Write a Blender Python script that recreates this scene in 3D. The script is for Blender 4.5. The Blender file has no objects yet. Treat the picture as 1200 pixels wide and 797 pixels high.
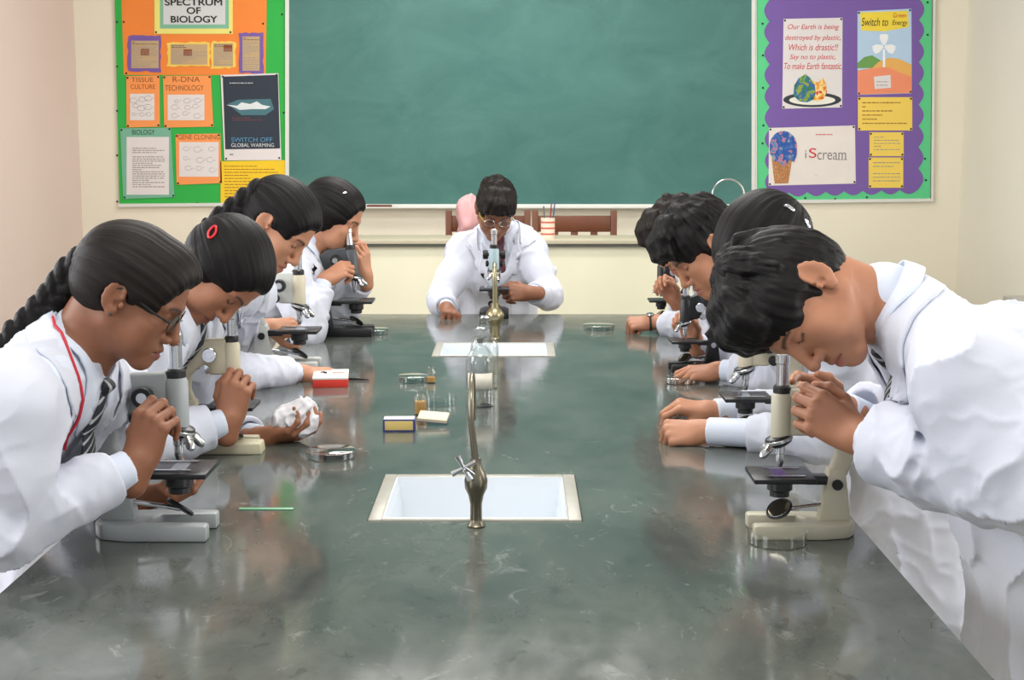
import bpy, bmesh, math, random
import numpy as np

# ------------------------------------------------------------------ camera, world, lights, exposure
SC = bpy.context.scene
TABLE_Z = 0.85
CAM_Z, FPX, PITCH, YAW = 1.60, 1700.0, math.radians(8.03), math.radians(0.17)
cam_data = bpy.data.cameras.new('camera'); cam = bpy.data.objects.new('camera', cam_data); SC.collection.objects.link(cam)
cam_data.sensor_width = 36.0; cam_data.lens = 36.0 * FPX / 1200.0; cam_data.clip_start = 0.05
cam.location = (0, 0, CAM_Z); cam.rotation_euler = (math.pi / 2 - PITCH, 0, YAW)
SC.camera = cam
def P(px, py, Y):
    """the place that the photograph shows at (px, py), Y metres down the room"""
    u, v = (px - 600) / FPX, (398.5 - py) / FPX
    d = np.array([u, math.cos(PITCH) + v * math.sin(PITCH), -math.sin(PITCH) + v * math.cos(PITCH)])
    d = np.array([d[0] * math.cos(YAW) - d[1] * math.sin(YAW), d[0] * math.sin(YAW) + d[1] * math.cos(YAW), d[2]])
    return np.array([0, 0, CAM_Z]) + d * (Y / d[1])
def PT(px, py, z=TABLE_Z):
    """the place at height z seen at (px, py)"""
    a = P(px, py, 1.0) - np.array([0, 0, CAM_Z]); return np.array([0, 0, CAM_Z]) + a * ((z - CAM_Z) / a[2])

world = bpy.data.worlds.new('world'); SC.world = world; world.use_nodes = True
bg = world.node_tree.nodes['Background']; bg.inputs[0].default_value = (0.90, 0.95, 1.0, 1); bg.inputs[1].default_value = 0.85
SC.view_settings.view_transform = 'Standard'; SC.view_settings.look = 'None'
SC.view_settings.exposure = -0.32; SC.view_settings.gamma = 1.0; SC.view_settings.use_curve_mapping = False
def area(name, loc, rot, size, energy, col):
    l = bpy.data.lights.new(name, 'AREA'); l.shape = 'RECTANGLE'; l.size, l.size_y = size; l.energy = energy; l.color = col
    o = bpy.data.objects.new(name, l); o.location = loc; o.rotation_euler = rot; SC.collection.objects.link(o); return o
R90 = math.pi / 2
# daylight through the windows of the two side walls, and fill panels added under the unseen ceiling, farthest one washing the back wall
for y in (0.6, 3.0, 5.4):
    area('window_daylight', (-3.05, y, 2.0), (0, -R90, 0), (1.5, 1.7), 80, (0.93, 0.97, 1.0))
    area('window_daylight', (3.35, y, 2.0), (0, R90, 0), (1.5, 1.7), 75, (1.0, 0.98, 0.95))
for y in (1.5, 4.2, 6.2, 7.6):
    area('ceiling_fill', (-0.1, y, 3.45), (0, 0, 0), (1.6, 0.4), 50, (1.0, 0.98, 0.95))
SC.cycles.max_bounces = 8
# ------------------------------------------------------------------ helpers
F32 = np.float32
def V3(*a): return np.array(a if len(a) == 3 else a[0], float)
def unit(v):
    v = np.asarray(v, float); return v / max(1e-9, np.linalg.norm(v))
def lerp(a, b, t): return a + (b - a) * t
def smooth01(x): x = np.clip(x, 0, 1); return x * x * (3 - 2 * x)

def vnoise(p, seed=0):
    """value noise in 0..1 at points p (N,3)"""
    i = np.floor(p).astype(np.int64); f = (p - i).astype(F32); f = f * f * (3 - 2 * f)
    def h(x, y, z):
        n = (x * 374761393 + y * 668265263 + z * 1274126177 + seed * 97531) & 0xffffffff
        n = ((n ^ (n >> 13)) * 1274126177) & 0xffffffff
        return ((n ^ (n >> 16)) & 0xffff).astype(F32) / 65535.0
    x, y, z = i[:, 0], i[:, 1], i[:, 2]
    r = 0
    for dx in (0, 1):
        for dy in (0, 1):
            for dz in (0, 1):
                w = (f[:, 0] if dx else 1 - f[:, 0]) * (f[:, 1] if dy else 1 - f[:, 1]) * (f[:, 2] if dz else 1 - f[:, 2])
                r = r + w * h(x + dx, y + dy, z + dz)
    return r

class Frame:
    """local frame: columns of R are the local axes in the world, s scales"""
    def __init__(self, o=(0, 0, 0), x=(1, 0, 0), y=(0, 1, 0), z=(0, 0, 1), s=1.0):
        self.o = V3(o); self.R = np.stack([unit(x), unit(y), unit(z)], 1); self.s = s
    @staticmethod
    def look(o, fwd, up, s=1.0):
        f = unit(fwd); r = unit(np.cross(f, up)); u = np.cross(r, f)
        return Frame(o, r, f, u, s)
    def pt(self, p): return self.o + self.R @ (np.asarray(p, float) * self.s)
    def pts(self, p): return self.o + (np.asarray(p, float) * self.s) @ self.R.T
    def vec(self, v): return self.R @ np.asarray(v, float)
    def inv(self, p): return ((p - self.o) @ self.R) / self.s

class Field:
    """a signed distance field: blended primitives, carvings and displacements, in order"""
    def __init__(self, frame=None): self.ops = []; self.fr = frame or Frame(); self.slack = 0.0
    def _add(self, op, k, f, lo, hi):
        self.ops.append((op, k, f, np.asarray(lo, float), np.asarray(hi, float))); return self
    def cone(self, a, b, r1, r2=None, k=0.01, op='u', fr=None):
        fr = fr or self.fr; r2 = r1 if r2 is None else r2
        A = fr.pt(a); B = fr.pt(b); r1 *= fr.s; r2 *= fr.s
        ba = (B - A); L2 = max(1e-12, ba @ ba); A32 = A.astype(F32); ba32 = ba.astype(F32)
        def f(p):
            q = p - A32; t = np.clip(q @ ba32 / F32(L2), 0, 1)
            q = q - t[:, None] * ba32
            return np.sqrt((q * q).sum(1)) - (r1 + (r2 - r1) * t)
        rm = max(r1, r2)
        return self._add(op, k * fr.s, f, np.minimum(A, B) - rm, np.maximum(A, B) + rm)
    def chain(self, pts, rs, k=0.01, op='u', fr=None):
        for i in range(len(pts) - 1): self.cone(pts[i], pts[i + 1], rs[i], rs[i + 1], k, op, fr)
        return self
    def ball(self, c, r, k=0.01, op='u', fr=None, rot=None):
        """ellipsoid; rot = 3x3 of its local axes in the frame"""
        fr = fr or self.fr; r = np.asarray(r if np.ndim(r) else (r, r, r), float) * fr.s
        C = fr.pt(c); M = fr.R if rot is None else fr.R @ rot
        M32 = M.astype(F32); C32 = C.astype(F32); r32 = r.astype(F32)
        def f(p):
            q = (p - C32) @ M32 / r32
            k0 = np.sqrt((q * q).sum(1)); q = q / r32; k1 = np.sqrt((q * q).sum(1))
            return k0 * (k0 - 1) / np.maximum(k1, 1e-6)
        e = np.sqrt(((M * r) ** 2).sum(1))
        return self._add(op, k * fr.s, f, C - e, C + e)
    def box(self, c, h, rad=0.002, k=0.003, op='u', fr=None, rot=None):
        fr = fr or self.fr; h = np.asarray(h, float) * fr.s; C = fr.pt(c); M = fr.R if rot is None else fr.R @ rot
        M32 = M.astype(F32); C32 = C.astype(F32); h32 = (h - rad * fr.s).astype(F32); rr = rad * fr.s
        def f(p):
            q = np.abs((p - C32) @ M32) - h32
            return np.sqrt((np.maximum(q, 0) ** 2).sum(1)) + np.minimum(q.max(1), 0) - rr
        e = (np.abs(M) * h).sum(1)
        return self._add(op, k * fr.s, f, C - e, C + e)
    def seg(self, A, B, side, ab1, ab2, k=0.04, op='u', endr=None):
        """elliptical limb from A to B, half widths (side, depth) blended along it"""
        A = V3(A); B = V3(B); ax = B - A; L = np.linalg.norm(ax); ax = ax / L
        s = unit(np.asarray(side, float) - (np.asarray(side, float) @ ax) * ax); w = np.cross(ax, s)
        a1, b1 = ab1; a2, b2 = ab2
        A32, ax32, s32, w32 = (v.astype(F32) for v in (A, ax, s, w))
        def f(p):
            q = p - A32; u = q @ ax32; uc = np.clip(u, 0, L); t = uc / F32(L)
            a = a1 + (a2 - a1) * t; b = b1 + (b2 - b1) * t; e = b if endr is None else endr
            v = (q @ s32) / a; g = (q @ w32) / b; h = (u - uc) / e
            return (np.sqrt(v * v + g * g + h * h) - 1) * np.minimum(a, b)
        m = max(a1, a2, b1, b2)
        return self._add(op, k, f, np.minimum(A, B) - m, np.maximum(A, B) + m)
    def custom(self, f, lo, hi, k=0.0, op='u'): return self._add(op, k, f, lo, hi)
    def disp(self, f, lo=(-1e3,) * 3, hi=(1e3,) * 3): return self._add('d', 0, f, lo, hi)
    def bounds(self):
        lo = np.min([o[3] for o in self.ops if o[0] == 'u'], 0); hi = np.max([o[4] for o in self.ops if o[0] == 'u'], 0)
        return lo, hi
    def __call__(self, p, pad=0.02):
        p = np.ascontiguousarray(p, F32); d = np.full(len(p), 1.0, F32)
        for op, k, f, lo, hi in self.ops:
            if op == 'd':
                m = np.nonzero((np.abs(d) < 0.05) & ((p > lo) & (p < hi)).all(1))[0]
                if len(m): d[m] += f(p[m])
                continue
            e = pad + k
            m = np.nonzero(((p > lo - e) & (p < hi + e)).all(1))[0]
            if not len(m): continue
            g = f(p[m]).astype(F32); c = d[m]
            if op == 'u':
                if k > 0:
                    h = np.maximum(k - np.abs(c - g), 0) / k; d[m] = np.minimum(c, g) - h * h * k * 0.25
                else: d[m] = np.minimum(c, g)
            else:
                if op == 's': g = -g
                if k > 0:
                    h = np.maximum(k - np.abs(c - g), 0) / k; d[m] = np.maximum(c, g) + h * h * k * 0.25
                else: d[m] = np.maximum(c, g)
        return d
    def grad(self, p, e=0.0012):
        g = np.zeros((len(p), 3), F32)
        for k in ((1, -1, -1), (-1, -1, 1), (-1, 1, -1), (1, 1, 1)):
            k = np.array(k, F32); g += k * self(p + k * F32(e))[:, None]
        return g / (4 * e)
    def snap(self, p, off=0.0, n=5):
        p = np.array(p, F32)
        for _ in range(n):
            d = self(p, 0.2) - off; g = self.grad(p); l = np.maximum((g * g).sum(1), 0.2)
            p = p - np.clip(d, -0.02, 0.02)[:, None] * g / l[:, None]
        return p

def polygonise(F, h, bounds=None, newton=1):
    """surface nets on sparse blocks; returns verts, quads"""
    lo, hi = bounds or F.bounds(); lo = lo - 4 * h; hi = hi + 4 * h
    B = 4; H = h * B; n = np.ceil((hi - lo) / H).astype(int) + 1
    gx = [np.arange(n[i]) for i in range(3)]
    C = np.stack(np.meshgrid(*gx, indexing='ij'), -1).reshape(-1, 3)
    keep = []
    for c0 in range(0, len(C), 400000):
        c = C[c0:c0 + 400000]
        d = F(lo + (c + 0.5) * H, pad=H * 1.6 + F.slack); keep.append(c[np.abs(d) < H * 1.3 + F.slack])
    C = np.concatenate(keep)
    if not len(C): return np.zeros((0, 3)), np.zeros((0, 4), int)
    S = (n * B + 2).astype(np.int64)
    def lid(a): return (a[..., 0] * S[1] + a[..., 1]) * S[2] + a[..., 2]
    r = np.arange(B); off = np.stack(np.meshgrid(r, r, r, indexing='ij'), -1).reshape(-1, 3)
    cells = (C[:, None, :] * B + off[None]).reshape(-1, 3)
    r5 = np.arange(B + 1); off5 = np.stack(np.meshgrid(r5, r5, r5, indexing='ij'), -1).reshape(-1, 3)
    cid = np.unique(lid((C[:, None, :] * B + off5[None]).reshape(-1, 3)))
    cz = cid % S[2]; cy = (cid // S[2]) % S[1]; cx = cid // (S[1] * S[2])
    P = lo + np.stack([cx, cy, cz], 1) * h
    D = np.concatenate([F(P[i:i + 500000]) for i in range(0, len(P), 500000)])
    corner = np.stack(np.meshgrid([0, 1], [0, 1], [0, 1], indexing='ij'), -1).reshape(-1, 3)
    base = lid(cells)
    idx = np.stack([np.searchsorted(cid, lid(cells + c)) for c in corner], 1)
    val = D[idx]; neg = val < 0; s = neg.sum(1); act = (s > 0) & (s < 8)
    cells = cells[act]; val = val[act]; base = base[act]; idx = idx[act]
    acc = np.zeros((len(cells), 3)); cnt = np.zeros(len(cells))
    for a in range(8):
        for b in range(a + 1, 8):
            if np.abs(corner[a] - corner[b]).sum() != 1: continue
            va, vb = val[:, a], val[:, b]; m = (va < 0) != (vb < 0)
            t = va[m] / (va[m] - vb[m])
            acc[m] += corner[a] + t[:, None] * (corner[b] - corner[a]); cnt[m] += 1
    vert = lo + (cells + acc / cnt[:, None]) * h
    order = np.argsort(base); sb = base[order]
    quads = []
    for ax in range(3):
        u = [0, 0, 0]; u[ax] = 1; o1 = [0, 0, 0]; o1[(ax + 1) % 3] = 1; o2 = [0, 0, 0]; o2[(ax + 2) % 3] = 1
        ci = [i for i in range(8) if (corner[i] == 0).all()][0]; cj = [i for i in range(8) if (corner[i] == u).all()][0]
        m = np.nonzero((val[:, ci] < 0) != (val[:, cj] < 0))[0]
        cc = cells[m]; flip = val[m, ci] < 0
        q = []; ok = np.ones(len(m), bool)
        for d1, d2 in ((0, 0), (1, 0), (1, 1), (0, 1)):
            b = lid(cc - np.array(o1) * d1 - np.array(o2) * d2); j = np.searchsorted(sb, b); j = np.minimum(j, len(sb) - 1)
            ok &= sb[j] == b; q.append(order[j])
        q = np.stack(q, 1); q[~flip] = q[~flip][:, ::-1]
        quads.append(q[ok])
    quads = np.concatenate(quads)
    p = vert.astype(F32)
    for _ in range(newton):
        d = F(p); g = F.grad(p); l = np.maximum((g * g).sum(1), 0.15)
        p = p - np.clip(d / l, -0.7 * h, 0.7 * h)[:, None] * g
    return p.astype(float), quads

def link(o, parent=None):
    bpy.context.scene.collection.objects.link(o)
    if parent is not None: o.parent = parent
    return o
def mesh_obj(name, verts, faces, mat, parent=None, smooth=True, origin=None, attrs=None):
    """one mesh object; verts in world space, kept relative to origin (or to the parent's place)"""
    me = bpy.data.meshes.new(name)
    verts = np.asarray(verts, float)
    o0 = V3(origin) if origin is not None else (np.array(parent_origin(parent)) if parent is not None else np.zeros(3))
    v = verts - o0
    if isinstance(faces, np.ndarray) and len(faces):
        nf, k = faces.shape
        me.vertices.add(len(v)); me.vertices.foreach_set('co', v.astype(F32).ravel())
        me.loops.add(nf * k); me.loops.foreach_set('vertex_index', faces.astype(np.int32).ravel())
        me.polygons.add(nf); me.polygons.foreach_set('loop_start', np.arange(0, nf * k, k, dtype=np.int32))
        me.update(calc_edges=True)
    else:
        me.from_pydata([tuple(x) for x in v], [], [tuple(int(i) for i in f) for f in faces])
    me.validate()
    if smooth: me.polygons.foreach_set('use_smooth', np.ones(len(me.polygons), bool))
    for an, arr in (attrs or {}).items():
        arr = np.asarray(arr, F32)
        if arr.ndim == 1:
            a = me.attributes.new(an, 'FLOAT', 'POINT'); a.data.foreach_set('value', arr)
        else:
            a = me.attributes.new(an, 'FLOAT_VECTOR', 'POINT'); a.data.foreach_set('vector', arr.ravel())
    for m in (mat if isinstance(mat, (list, tuple)) else [mat]):
        if m: me.materials.append(m)
    o = bpy.data.objects.new(name, me)
    if parent is None and origin is not None: o.location = tuple(o0)
    me.update()
    return link(o, parent)
_origins = {}
def parent_origin(p):
    x = np.zeros(3)
    while p is not None:
        x = x + np.array(p.location); p = p.parent
    return x
def empty(name, loc, label, cat, group=None):
    o = bpy.data.objects.new(name, None); o.location = tuple(loc); o.empty_display_size = 0.1
    link(o); tag(o, label, cat, group); return o
def tag(o, label=None, cat=None, group=None, kind=None):
    if label: o['label'] = label
    if cat: o['category'] = cat
    if group: o['group'] = group
    if kind: o['kind'] = kind
    return o

class MB:
    """collects simple solids into one mesh (world or local coordinates)"""
    def __init__(self): self.v = []; self.f = []; self.mi = []; self.cur = 0
    def add(self, v, f):
        b = len(self.v); self.v += [tuple(map(float, x)) for x in v]
        for q in f: self.f.append(tuple(b + i for i in q)); self.mi.append(self.cur)
        return self
    def box(self, lo, hi, M=None):
        lo = np.asarray(lo, float); hi = np.asarray(hi, float)
        v = [(x, y, z) for x in (lo[0], hi[0]) for y in (lo[1], hi[1]) for z in (lo[2], hi[2])]
        if M is not None: v = [M(p) for p in v]
        return self.add(v, [(0, 1, 3, 2), (4, 6, 7, 5), (0, 4, 5, 1), (2, 3, 7, 6), (0, 2, 6, 4), (1, 5, 7, 3)])
    def lathe(self, prof, c=(0, 0, 0), ax=(0, 0, 1), n=24, cap=True):
        """prof = [(radius, height)] spun about ax through c"""
        ax = unit(ax); t = unit(np.cross(ax, (1, 0, 0) if abs(ax[0]) < 0.8 else (0, 1, 0))); b = np.cross(ax, t); c = V3(c)
        v = []; f = []; m = len(prof)
        for r, h in prof:
            for i in range(n):
                a = 2 * math.pi * i / n; v.append(c + ax * h + (t * math.cos(a) + b * math.sin(a)) * r)
        for j in range(m - 1):
            for i in range(n):
                k = (i + 1) % n; f.append((j * n + i, j * n + k, (j + 1) * n + k, (j + 1) * n + i))
        if cap: f.append(tuple(range(n))[::-1]); f.append(tuple((m - 1) * n + i for i in range(n)))
        return self.add(v, f)
    def tube(self, pts, r, n=12, cap=True):
        pts = [V3(p) for p in pts]; rs = r if isinstance(r, (list, tuple)) else [r] * len(pts)
        v = []; f = []; t0 = unit(pts[1] - pts[0]); nrm = unit(np.cross(t0, (0.1, 0.2, 1) if abs(t0[2]) < 0.9 else (1, 0.1, 0)))
        for j, p in enumerate(pts):
            t = unit(pts[min(j + 1, len(pts) - 1)] - pts[max(j - 1, 0)])
            nrm = unit(nrm - (nrm @ t) * t); bb = np.cross(t, nrm)
            for i in range(n):
                a = 2 * math.pi * i / n; v.append(p + (nrm * math.cos(a) + bb * math.sin(a)) * rs[j])
        for j in range(len(pts) - 1):
            for i in range(n):
                k = (i + 1) % n; f.append((j * n + i, j * n + k, (j + 1) * n + k, (j + 1) * n + i))
        if cap: f.append(tuple(range(n))[::-1]); f.append(tuple((len(pts) - 1) * n + i for i in range(n)))
        return self.add(v, f)
    def prism(self, outline, d0, d1, M):
        """outline = 2-D points; M maps (u, v, depth) to space"""
        n = len(outline); v = [M((u, w, d0)) for u, w in outline] + [M((u, w, d1)) for u, w in outline]
        f = [tuple(range(n))[::-1], tuple(range(n, 2 * n))]
        f += [(i, (i + 1) % n, n + (i + 1) % n, n + i) for i in range(n)]
        return self.add(v, f)
    def build(self, name, mat, parent=None, smooth=False, bevel=0, origin=None, seg=2, autosm=True):
        mats = mat if isinstance(mat, (list, tuple)) else [mat]
        o = mesh_obj(name, self.v, self.f, mats, parent, smooth, origin)
        if len(mats) > 1: o.data.polygons.foreach_set('material_index', np.array(self.mi, np.int32))
        bm = bmesh.new(); bm.from_mesh(o.data); bmesh.ops.recalc_face_normals(bm, faces=bm.faces)
        if bevel:
            es = [e for e in bm.edges if len(e.link_faces) == 2 and e.calc_face_angle(0) > 0.6]
            bmesh.ops.bevel(bm, geom=es, offset=bevel, segments=seg, profile=0.5, affect='EDGES', clamp_overlap=True)
        bm.to_mesh(o.data); bm.free()
        if smooth or bevel:
            o.data.polygons.foreach_set('use_smooth', np.ones(len(o.data.polygons), bool))
            if autosm: o.data.set_sharp_from_angle(angle=0.7)
        o.data.update()
        return o
def field_obj(name, F, h, mat, parent=None, attrs=None, origin=None, bounds=None):
    v, q = polygonise(F, h, bounds)
    a = attrs(v) if attrs else None
    return mesh_obj(name, v, q, mat, parent, True, origin, a)
def ribbon(name, rows, thick, mat, parent, attrs=None, origin=None):
    """rows (n,m,3) grid of points -> a closed sheet of the given thickness"""
    rows = np.asarray(rows, float); n, m, _ = rows.shape
    du = np.gradient(rows, axis=0); dv = np.gradient(rows, axis=1)
    nn = np.cross(du, dv); nn /= np.maximum(1e-9, np.linalg.norm(nn, axis=2, keepdims=True))
    top = rows + nn * thick / 2; bot = rows - nn * thick / 2
    v = np.concatenate([top.reshape(-1, 3), bot.reshape(-1, 3)]); N = n * m; f = []
    for i in range(n - 1):
        for j in range(m - 1):
            a, b, c, d = i * m + j, (i + 1) * m + j, (i + 1) * m + j + 1, i * m + j + 1
            f.append((a, b, c, d)); f.append((N + d, N + c, N + b, N + a))
    for i in range(n - 1):
        f.append((i * m, N + i * m, N + (i + 1) * m, (i + 1) * m))
        f.append(((i + 1) * m + m - 1, N + (i + 1) * m + m - 1, N + i * m + m - 1, i * m + m - 1))
    for j in range(m - 1):
        f.append((j + 1, N + j + 1, N + j, j)); e = (n - 1) * m
        f.append((e + j, N + e + j, N + e + j + 1, e + j + 1))
    at = None
    if attrs is not None: at = {k: np.concatenate([a, a]) for k, a in attrs.items()}
    return mesh_obj(name, v, np.array(f), mat, parent, True, origin, at)
# materials
def srgb(r, g, b):
    f = lambda c: (c / 255 / 12.92) if c / 255 <= 0.04045 else ((c / 255 + 0.055) / 1.055) ** 2.4
    return (f(r), f(g), f(b), 1)
class NT:
    def __init__(self, name):
        self.m = bpy.data.materials.new(name); self.m.use_nodes = True; self.t = self.m.node_tree
        self.b = self.t.nodes['Principled BSDF']
    def n(self, kind, **kw):
        x = self.t.nodes.new(kind)
        for k, v in kw.items():
            if k in x.inputs.keys() if isinstance(k, str) else False: x.inputs[k].default_value = v
            else: setattr(x, k, v)
        return x
    def l(self, a, b): self.t.links.new(a, b)
    def set(self, **kw):
        for k, v in kw.items(): self.b.inputs[k.replace('_', ' ')].default_value = v
        return self
def mat(name, col, rough=0.5, metal=0.0, var=0.0, scale=8.0, bump=0.0, bscale=60.0, **kw):
    """plain procedural material: noise-varied colour and a fine bump"""
    t = NT(name); t.set(Roughness=rough, Metallic=metal); t.set(**kw)
    co = t.n('ShaderNodeTexCoord')
    if var:
        no = t.n('ShaderNodeTexNoise'); no.inputs['Scale'].default_value = scale; no.inputs['Detail'].default_value = 4
        t.l(co.outputs['Object'], no.inputs['Vector'])
        mx = t.n('ShaderNodeMix', data_type='RGBA')
        mx.inputs[6].default_value = tuple(c * (1 - var) for c in col[:3]) + (1,)
        mx.inputs[7].default_value = tuple(min(1, c * (1 + var)) for c in col[:3]) + (1,)
        t.l(no.outputs['Fac'], mx.inputs[0]); t.l(mx.outputs[2], t.b.inputs['Base Color'])
    else: t.b.inputs['Base Color'].default_value = col
    if bump:
        n2 = t.n('ShaderNodeTexNoise'); n2.inputs['Scale'].default_value = bscale; n2.inputs['Detail'].default_value = 3
        t.l(co.outputs['Object'], n2.inputs['Vector'])
        bp = t.n('ShaderNodeBump'); bp.inputs['Strength'].default_value = bump; bp.inputs['Distance'].default_value = 0.004
        t.l(n2.outputs['Fac'], bp.inputs['Height']); t.l(bp.outputs['Normal'], t.b.inputs['Normal'])
    return t.m
def skin_mat(name, col, lip, sss=0.12):
    t = NT(name); t.set(Roughness=0.48)
    t.b.inputs['Subsurface Weight'].default_value = sss; t.b.inputs['Subsurface Radius'].default_value = (0.9, 0.35, 0.2)
    t.b.inputs['Subsurface Scale'].default_value = 0.006; t.b.inputs['Specular IOR Level'].default_value = 0.4
    co = t.n('ShaderNodeTexCoord'); no = t.n('ShaderNodeTexNoise'); no.inputs['Scale'].default_value = 22; no.inputs['Detail'].default_value = 5
    t.l(co.outputs['Object'], no.inputs['Vector'])
    m1 = t.n('ShaderNodeMix', data_type='RGBA')
    m1.inputs[6].default_value = tuple(c * 0.86 for c in col[:3]) + (1,); m1.inputs[7].default_value = tuple(c * 1.14 for c in col[:3]) + (1,)
    t.l(no.outputs['Fac'], m1.inputs[0]); prev = m1.outputs[2]
    for an, c in (('lip', lip), ('nail', tuple(min(1, x * 1.35 + 0.03) for x in col[:3]) + (1,)), ('brow', (0.012, 0.009, 0.008, 1))):
        at = t.n('ShaderNodeAttribute', attribute_name=an); mx = t.n('ShaderNodeMix', data_type='RGBA')
        t.l(prev, mx.inputs[6]); mx.inputs[7].default_value = c; t.l(at.outputs['Fac'], mx.inputs[0]); prev = mx.outputs[2]
    t.l(prev, t.b.inputs['Base Color'])
    bp = t.n('ShaderNodeBump'); bp.inputs['Strength'].default_value = 0.12; bp.inputs['Distance'].default_value = 0.002
    n2 = t.n('ShaderNodeTexNoise'); n2.inputs['Scale'].default_value = 350; t.l(co.outputs['Object'], n2.inputs['Vector'])
    t.l(n2.outputs['Fac'], bp.inputs['Height']); t.l(bp.outputs['Normal'], t.b.inputs['Normal'])
    return t.m
def hair_mat(name, c0, c1, rough=0.5):
    t = NT(name); t.set(Roughness=rough); t.b.inputs['Specular IOR Level'].default_value = 0.16
    at = t.n('ShaderNodeAttribute', attribute_name='strand')
    mp = t.n('ShaderNodeMapping'); mp.inputs['Scale'].default_value = (70, 5, 5); t.l(at.outputs['Vector'], mp.inputs['Vector'])
    no = t.n('ShaderNodeTexNoise'); no.inputs['Scale'].default_value = 1.0; no.inputs['Detail'].default_value = 5; no.inputs['Roughness'].default_value = 0.65
    t.l(mp.outputs['Vector'], no.inputs['Vector'])
    mx = t.n('ShaderNodeMix', data_type='RGBA'); mx.inputs[6].default_value = c0; mx.inputs[7].default_value = c1
    t.l(no.outputs['Fac'], mx.inputs[0]); t.l(mx.outputs[2], t.b.inputs['Base Color'])
    bp = t.n('ShaderNodeBump'); bp.inputs['Strength'].default_value = 0.55; bp.inputs['Distance'].default_value = 0.003
    t.l(no.outputs['Fac'], bp.inputs['Height']); t.l(bp.outputs['Normal'], t.b.inputs['Normal'])
    return t.m
# ------------------------------------------------------------------ palette
M = {}
M['coat'] = mat('white_cotton', srgb(203, 206, 218), 0.85, var=0.03, scale=6, bump=0.25, bscale=30)
M['shirt'] = mat('white_shirting', srgb(208, 215, 230), 0.8, var=0.03, scale=10, bump=0.12, bscale=300)
M['trousers'] = mat('grey_trousering', srgb(62, 64, 70), 0.9); M['shoe'] = mat('black_shoe_leather', srgb(20, 19, 19), 0.35)
M['hair'] = hair_mat('black_hair', srgb(9, 8, 9), srgb(25, 22, 22)); M['hair_brown'] = hair_mat('brown_black_hair', srgb(14, 11, 10), srgb(38, 31, 28))
M['skin_a'] = skin_mat('brown_skin', srgb(154, 103, 77), srgb(132, 76, 66)); M['skin_b'] = skin_mat('light_brown_skin', srgb(184, 131, 102), srgb(166, 98, 90))
M['skin_c'] = skin_mat('dark_brown_skin', srgb(138, 91, 67), srgb(118, 68, 60)); M['skin_d'] = skin_mat('warm_brown_skin', srgb(172, 119, 91), srgb(154, 92, 82))
def tie_mat(name, c0, c1, sc=62):
    t = NT(name); t.set(Roughness=0.6); at = t.n('ShaderNodeAttribute', attribute_name='tiec')
    mp = t.n('ShaderNodeMapping'); mp.inputs['Rotation'].default_value = (0, 0, 0.75); t.l(at.outputs['Vector'], mp.inputs['Vector'])
    wv = t.n('ShaderNodeTexWave', wave_type='BANDS', bands_direction='X'); wv.inputs['Scale'].default_value = sc; t.l(mp.outputs['Vector'], wv.inputs['Vector'])
    r = t.n('ShaderNodeValToRGB'); r.color_ramp.elements[0].position = .80; r.color_ramp.elements[0].color = c0; r.color_ramp.elements[1].position = .84; r.color_ramp.elements[1].color = c1
    t.l(wv.outputs['Fac'], r.inputs[0]); t.l(r.outputs[0], t.b.inputs['Base Color']); return t.m
M['tie'] = tie_mat('striped_tie_silk', srgb(36, 40, 48), srgb(178, 180, 182), 16)
M['tie_red'] = tie_mat('red_striped_tie_silk', srgb(92, 26, 40), srgb(60, 60, 70), 16)
wallm = lambda n, c: mat(n, c, 0.75, var=0.05, scale=1.6, bump=0.15, bscale=14)
M['wall'] = wallm('cream_paint', srgb(240, 233, 214)); M['wall_pink'] = wallm('pink_bounce_paint', srgb(222, 202, 193)); M['wall_r'] = wallm('warm_white_paint', srgb(228, 223, 208))  # left wall: pink of bounced light put into its colour
M['ceil'] = mat('ceiling_white', srgb(235, 235, 230), 0.9); M['floor'] = mat('terrazzo_floor', srgb(150, 145, 135), 0.5, var=0.15, scale=40)
M['steel'] = mat('chrome', srgb(205, 207, 210), 0.18, 1.0); M['nickel'] = mat('worn_nickel', srgb(128, 122, 106), 0.32, 1.0, var=0.12, scale=30)
M['brass'] = mat('worn_brass_nickel', srgb(170, 160, 128), 0.3, 1.0, var=0.12, scale=30)
M['black'] = mat('black_enamel', srgb(26, 27, 29), 0.35); M['rubber'] = mat('black_plastic', srgb(22, 22, 23), 0.55)
M['wood'] = mat('brown_varnished_wood', srgb(112, 66, 44), 0.4, var=0.25, scale=14)
M['tinwhite'] = mat('white_powder_frame', srgb(225, 225, 220), 0.5)
def glass(name, tint=(0.96, 0.99, 0.98, 1), rough=0.02, ior=1.45):
    t = NT(name); t.set(Roughness=rough, IOR=ior); t.b.inputs['Base Color'].default_value = tint; t.b.inputs['Transmission Weight'].default_value = 1.0; return t.m
def thin_glass(name, tint=(.97, .985, .98, 1)):
    t = NT(name); T_ = t.n('ShaderNodeBsdfTransparent'); T_.inputs[0].default_value = tint; G_ = t.n('ShaderNodeBsdfGlossy'); G_.inputs['Roughness'].default_value = .03
    lw = t.n('ShaderNodeLayerWeight'); pw = t.n('ShaderNodeMath', operation='POWER'); pw.inputs[1].default_value = 3.0; t.l(lw.outputs['Facing'], pw.inputs[0]); f = t.n('ShaderNodeMath', operation='MULTIPLY_ADD'); f.inputs[1].default_value = .75; f.inputs[2].default_value = .05; t.l(pw.outputs[0], f.inputs[0]); m = t.n('ShaderNodeMixShader'); t.l(f.outputs[0], m.inputs[0]); t.l(T_.outputs[0], m.inputs[1]); t.l(G_.outputs[0], m.inputs[2])
    t.l(m.outputs[0], t.t.nodes['Material Output'].inputs['Surface']); return t.m
M['glass'] = thin_glass('clear_glass'); M['amber'] = mat('amber_liquid', srgb(206, 152, 70), .1); M['lens'] = thin_glass('spectacle_lens', (.95, .95, .95, 1))
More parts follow.
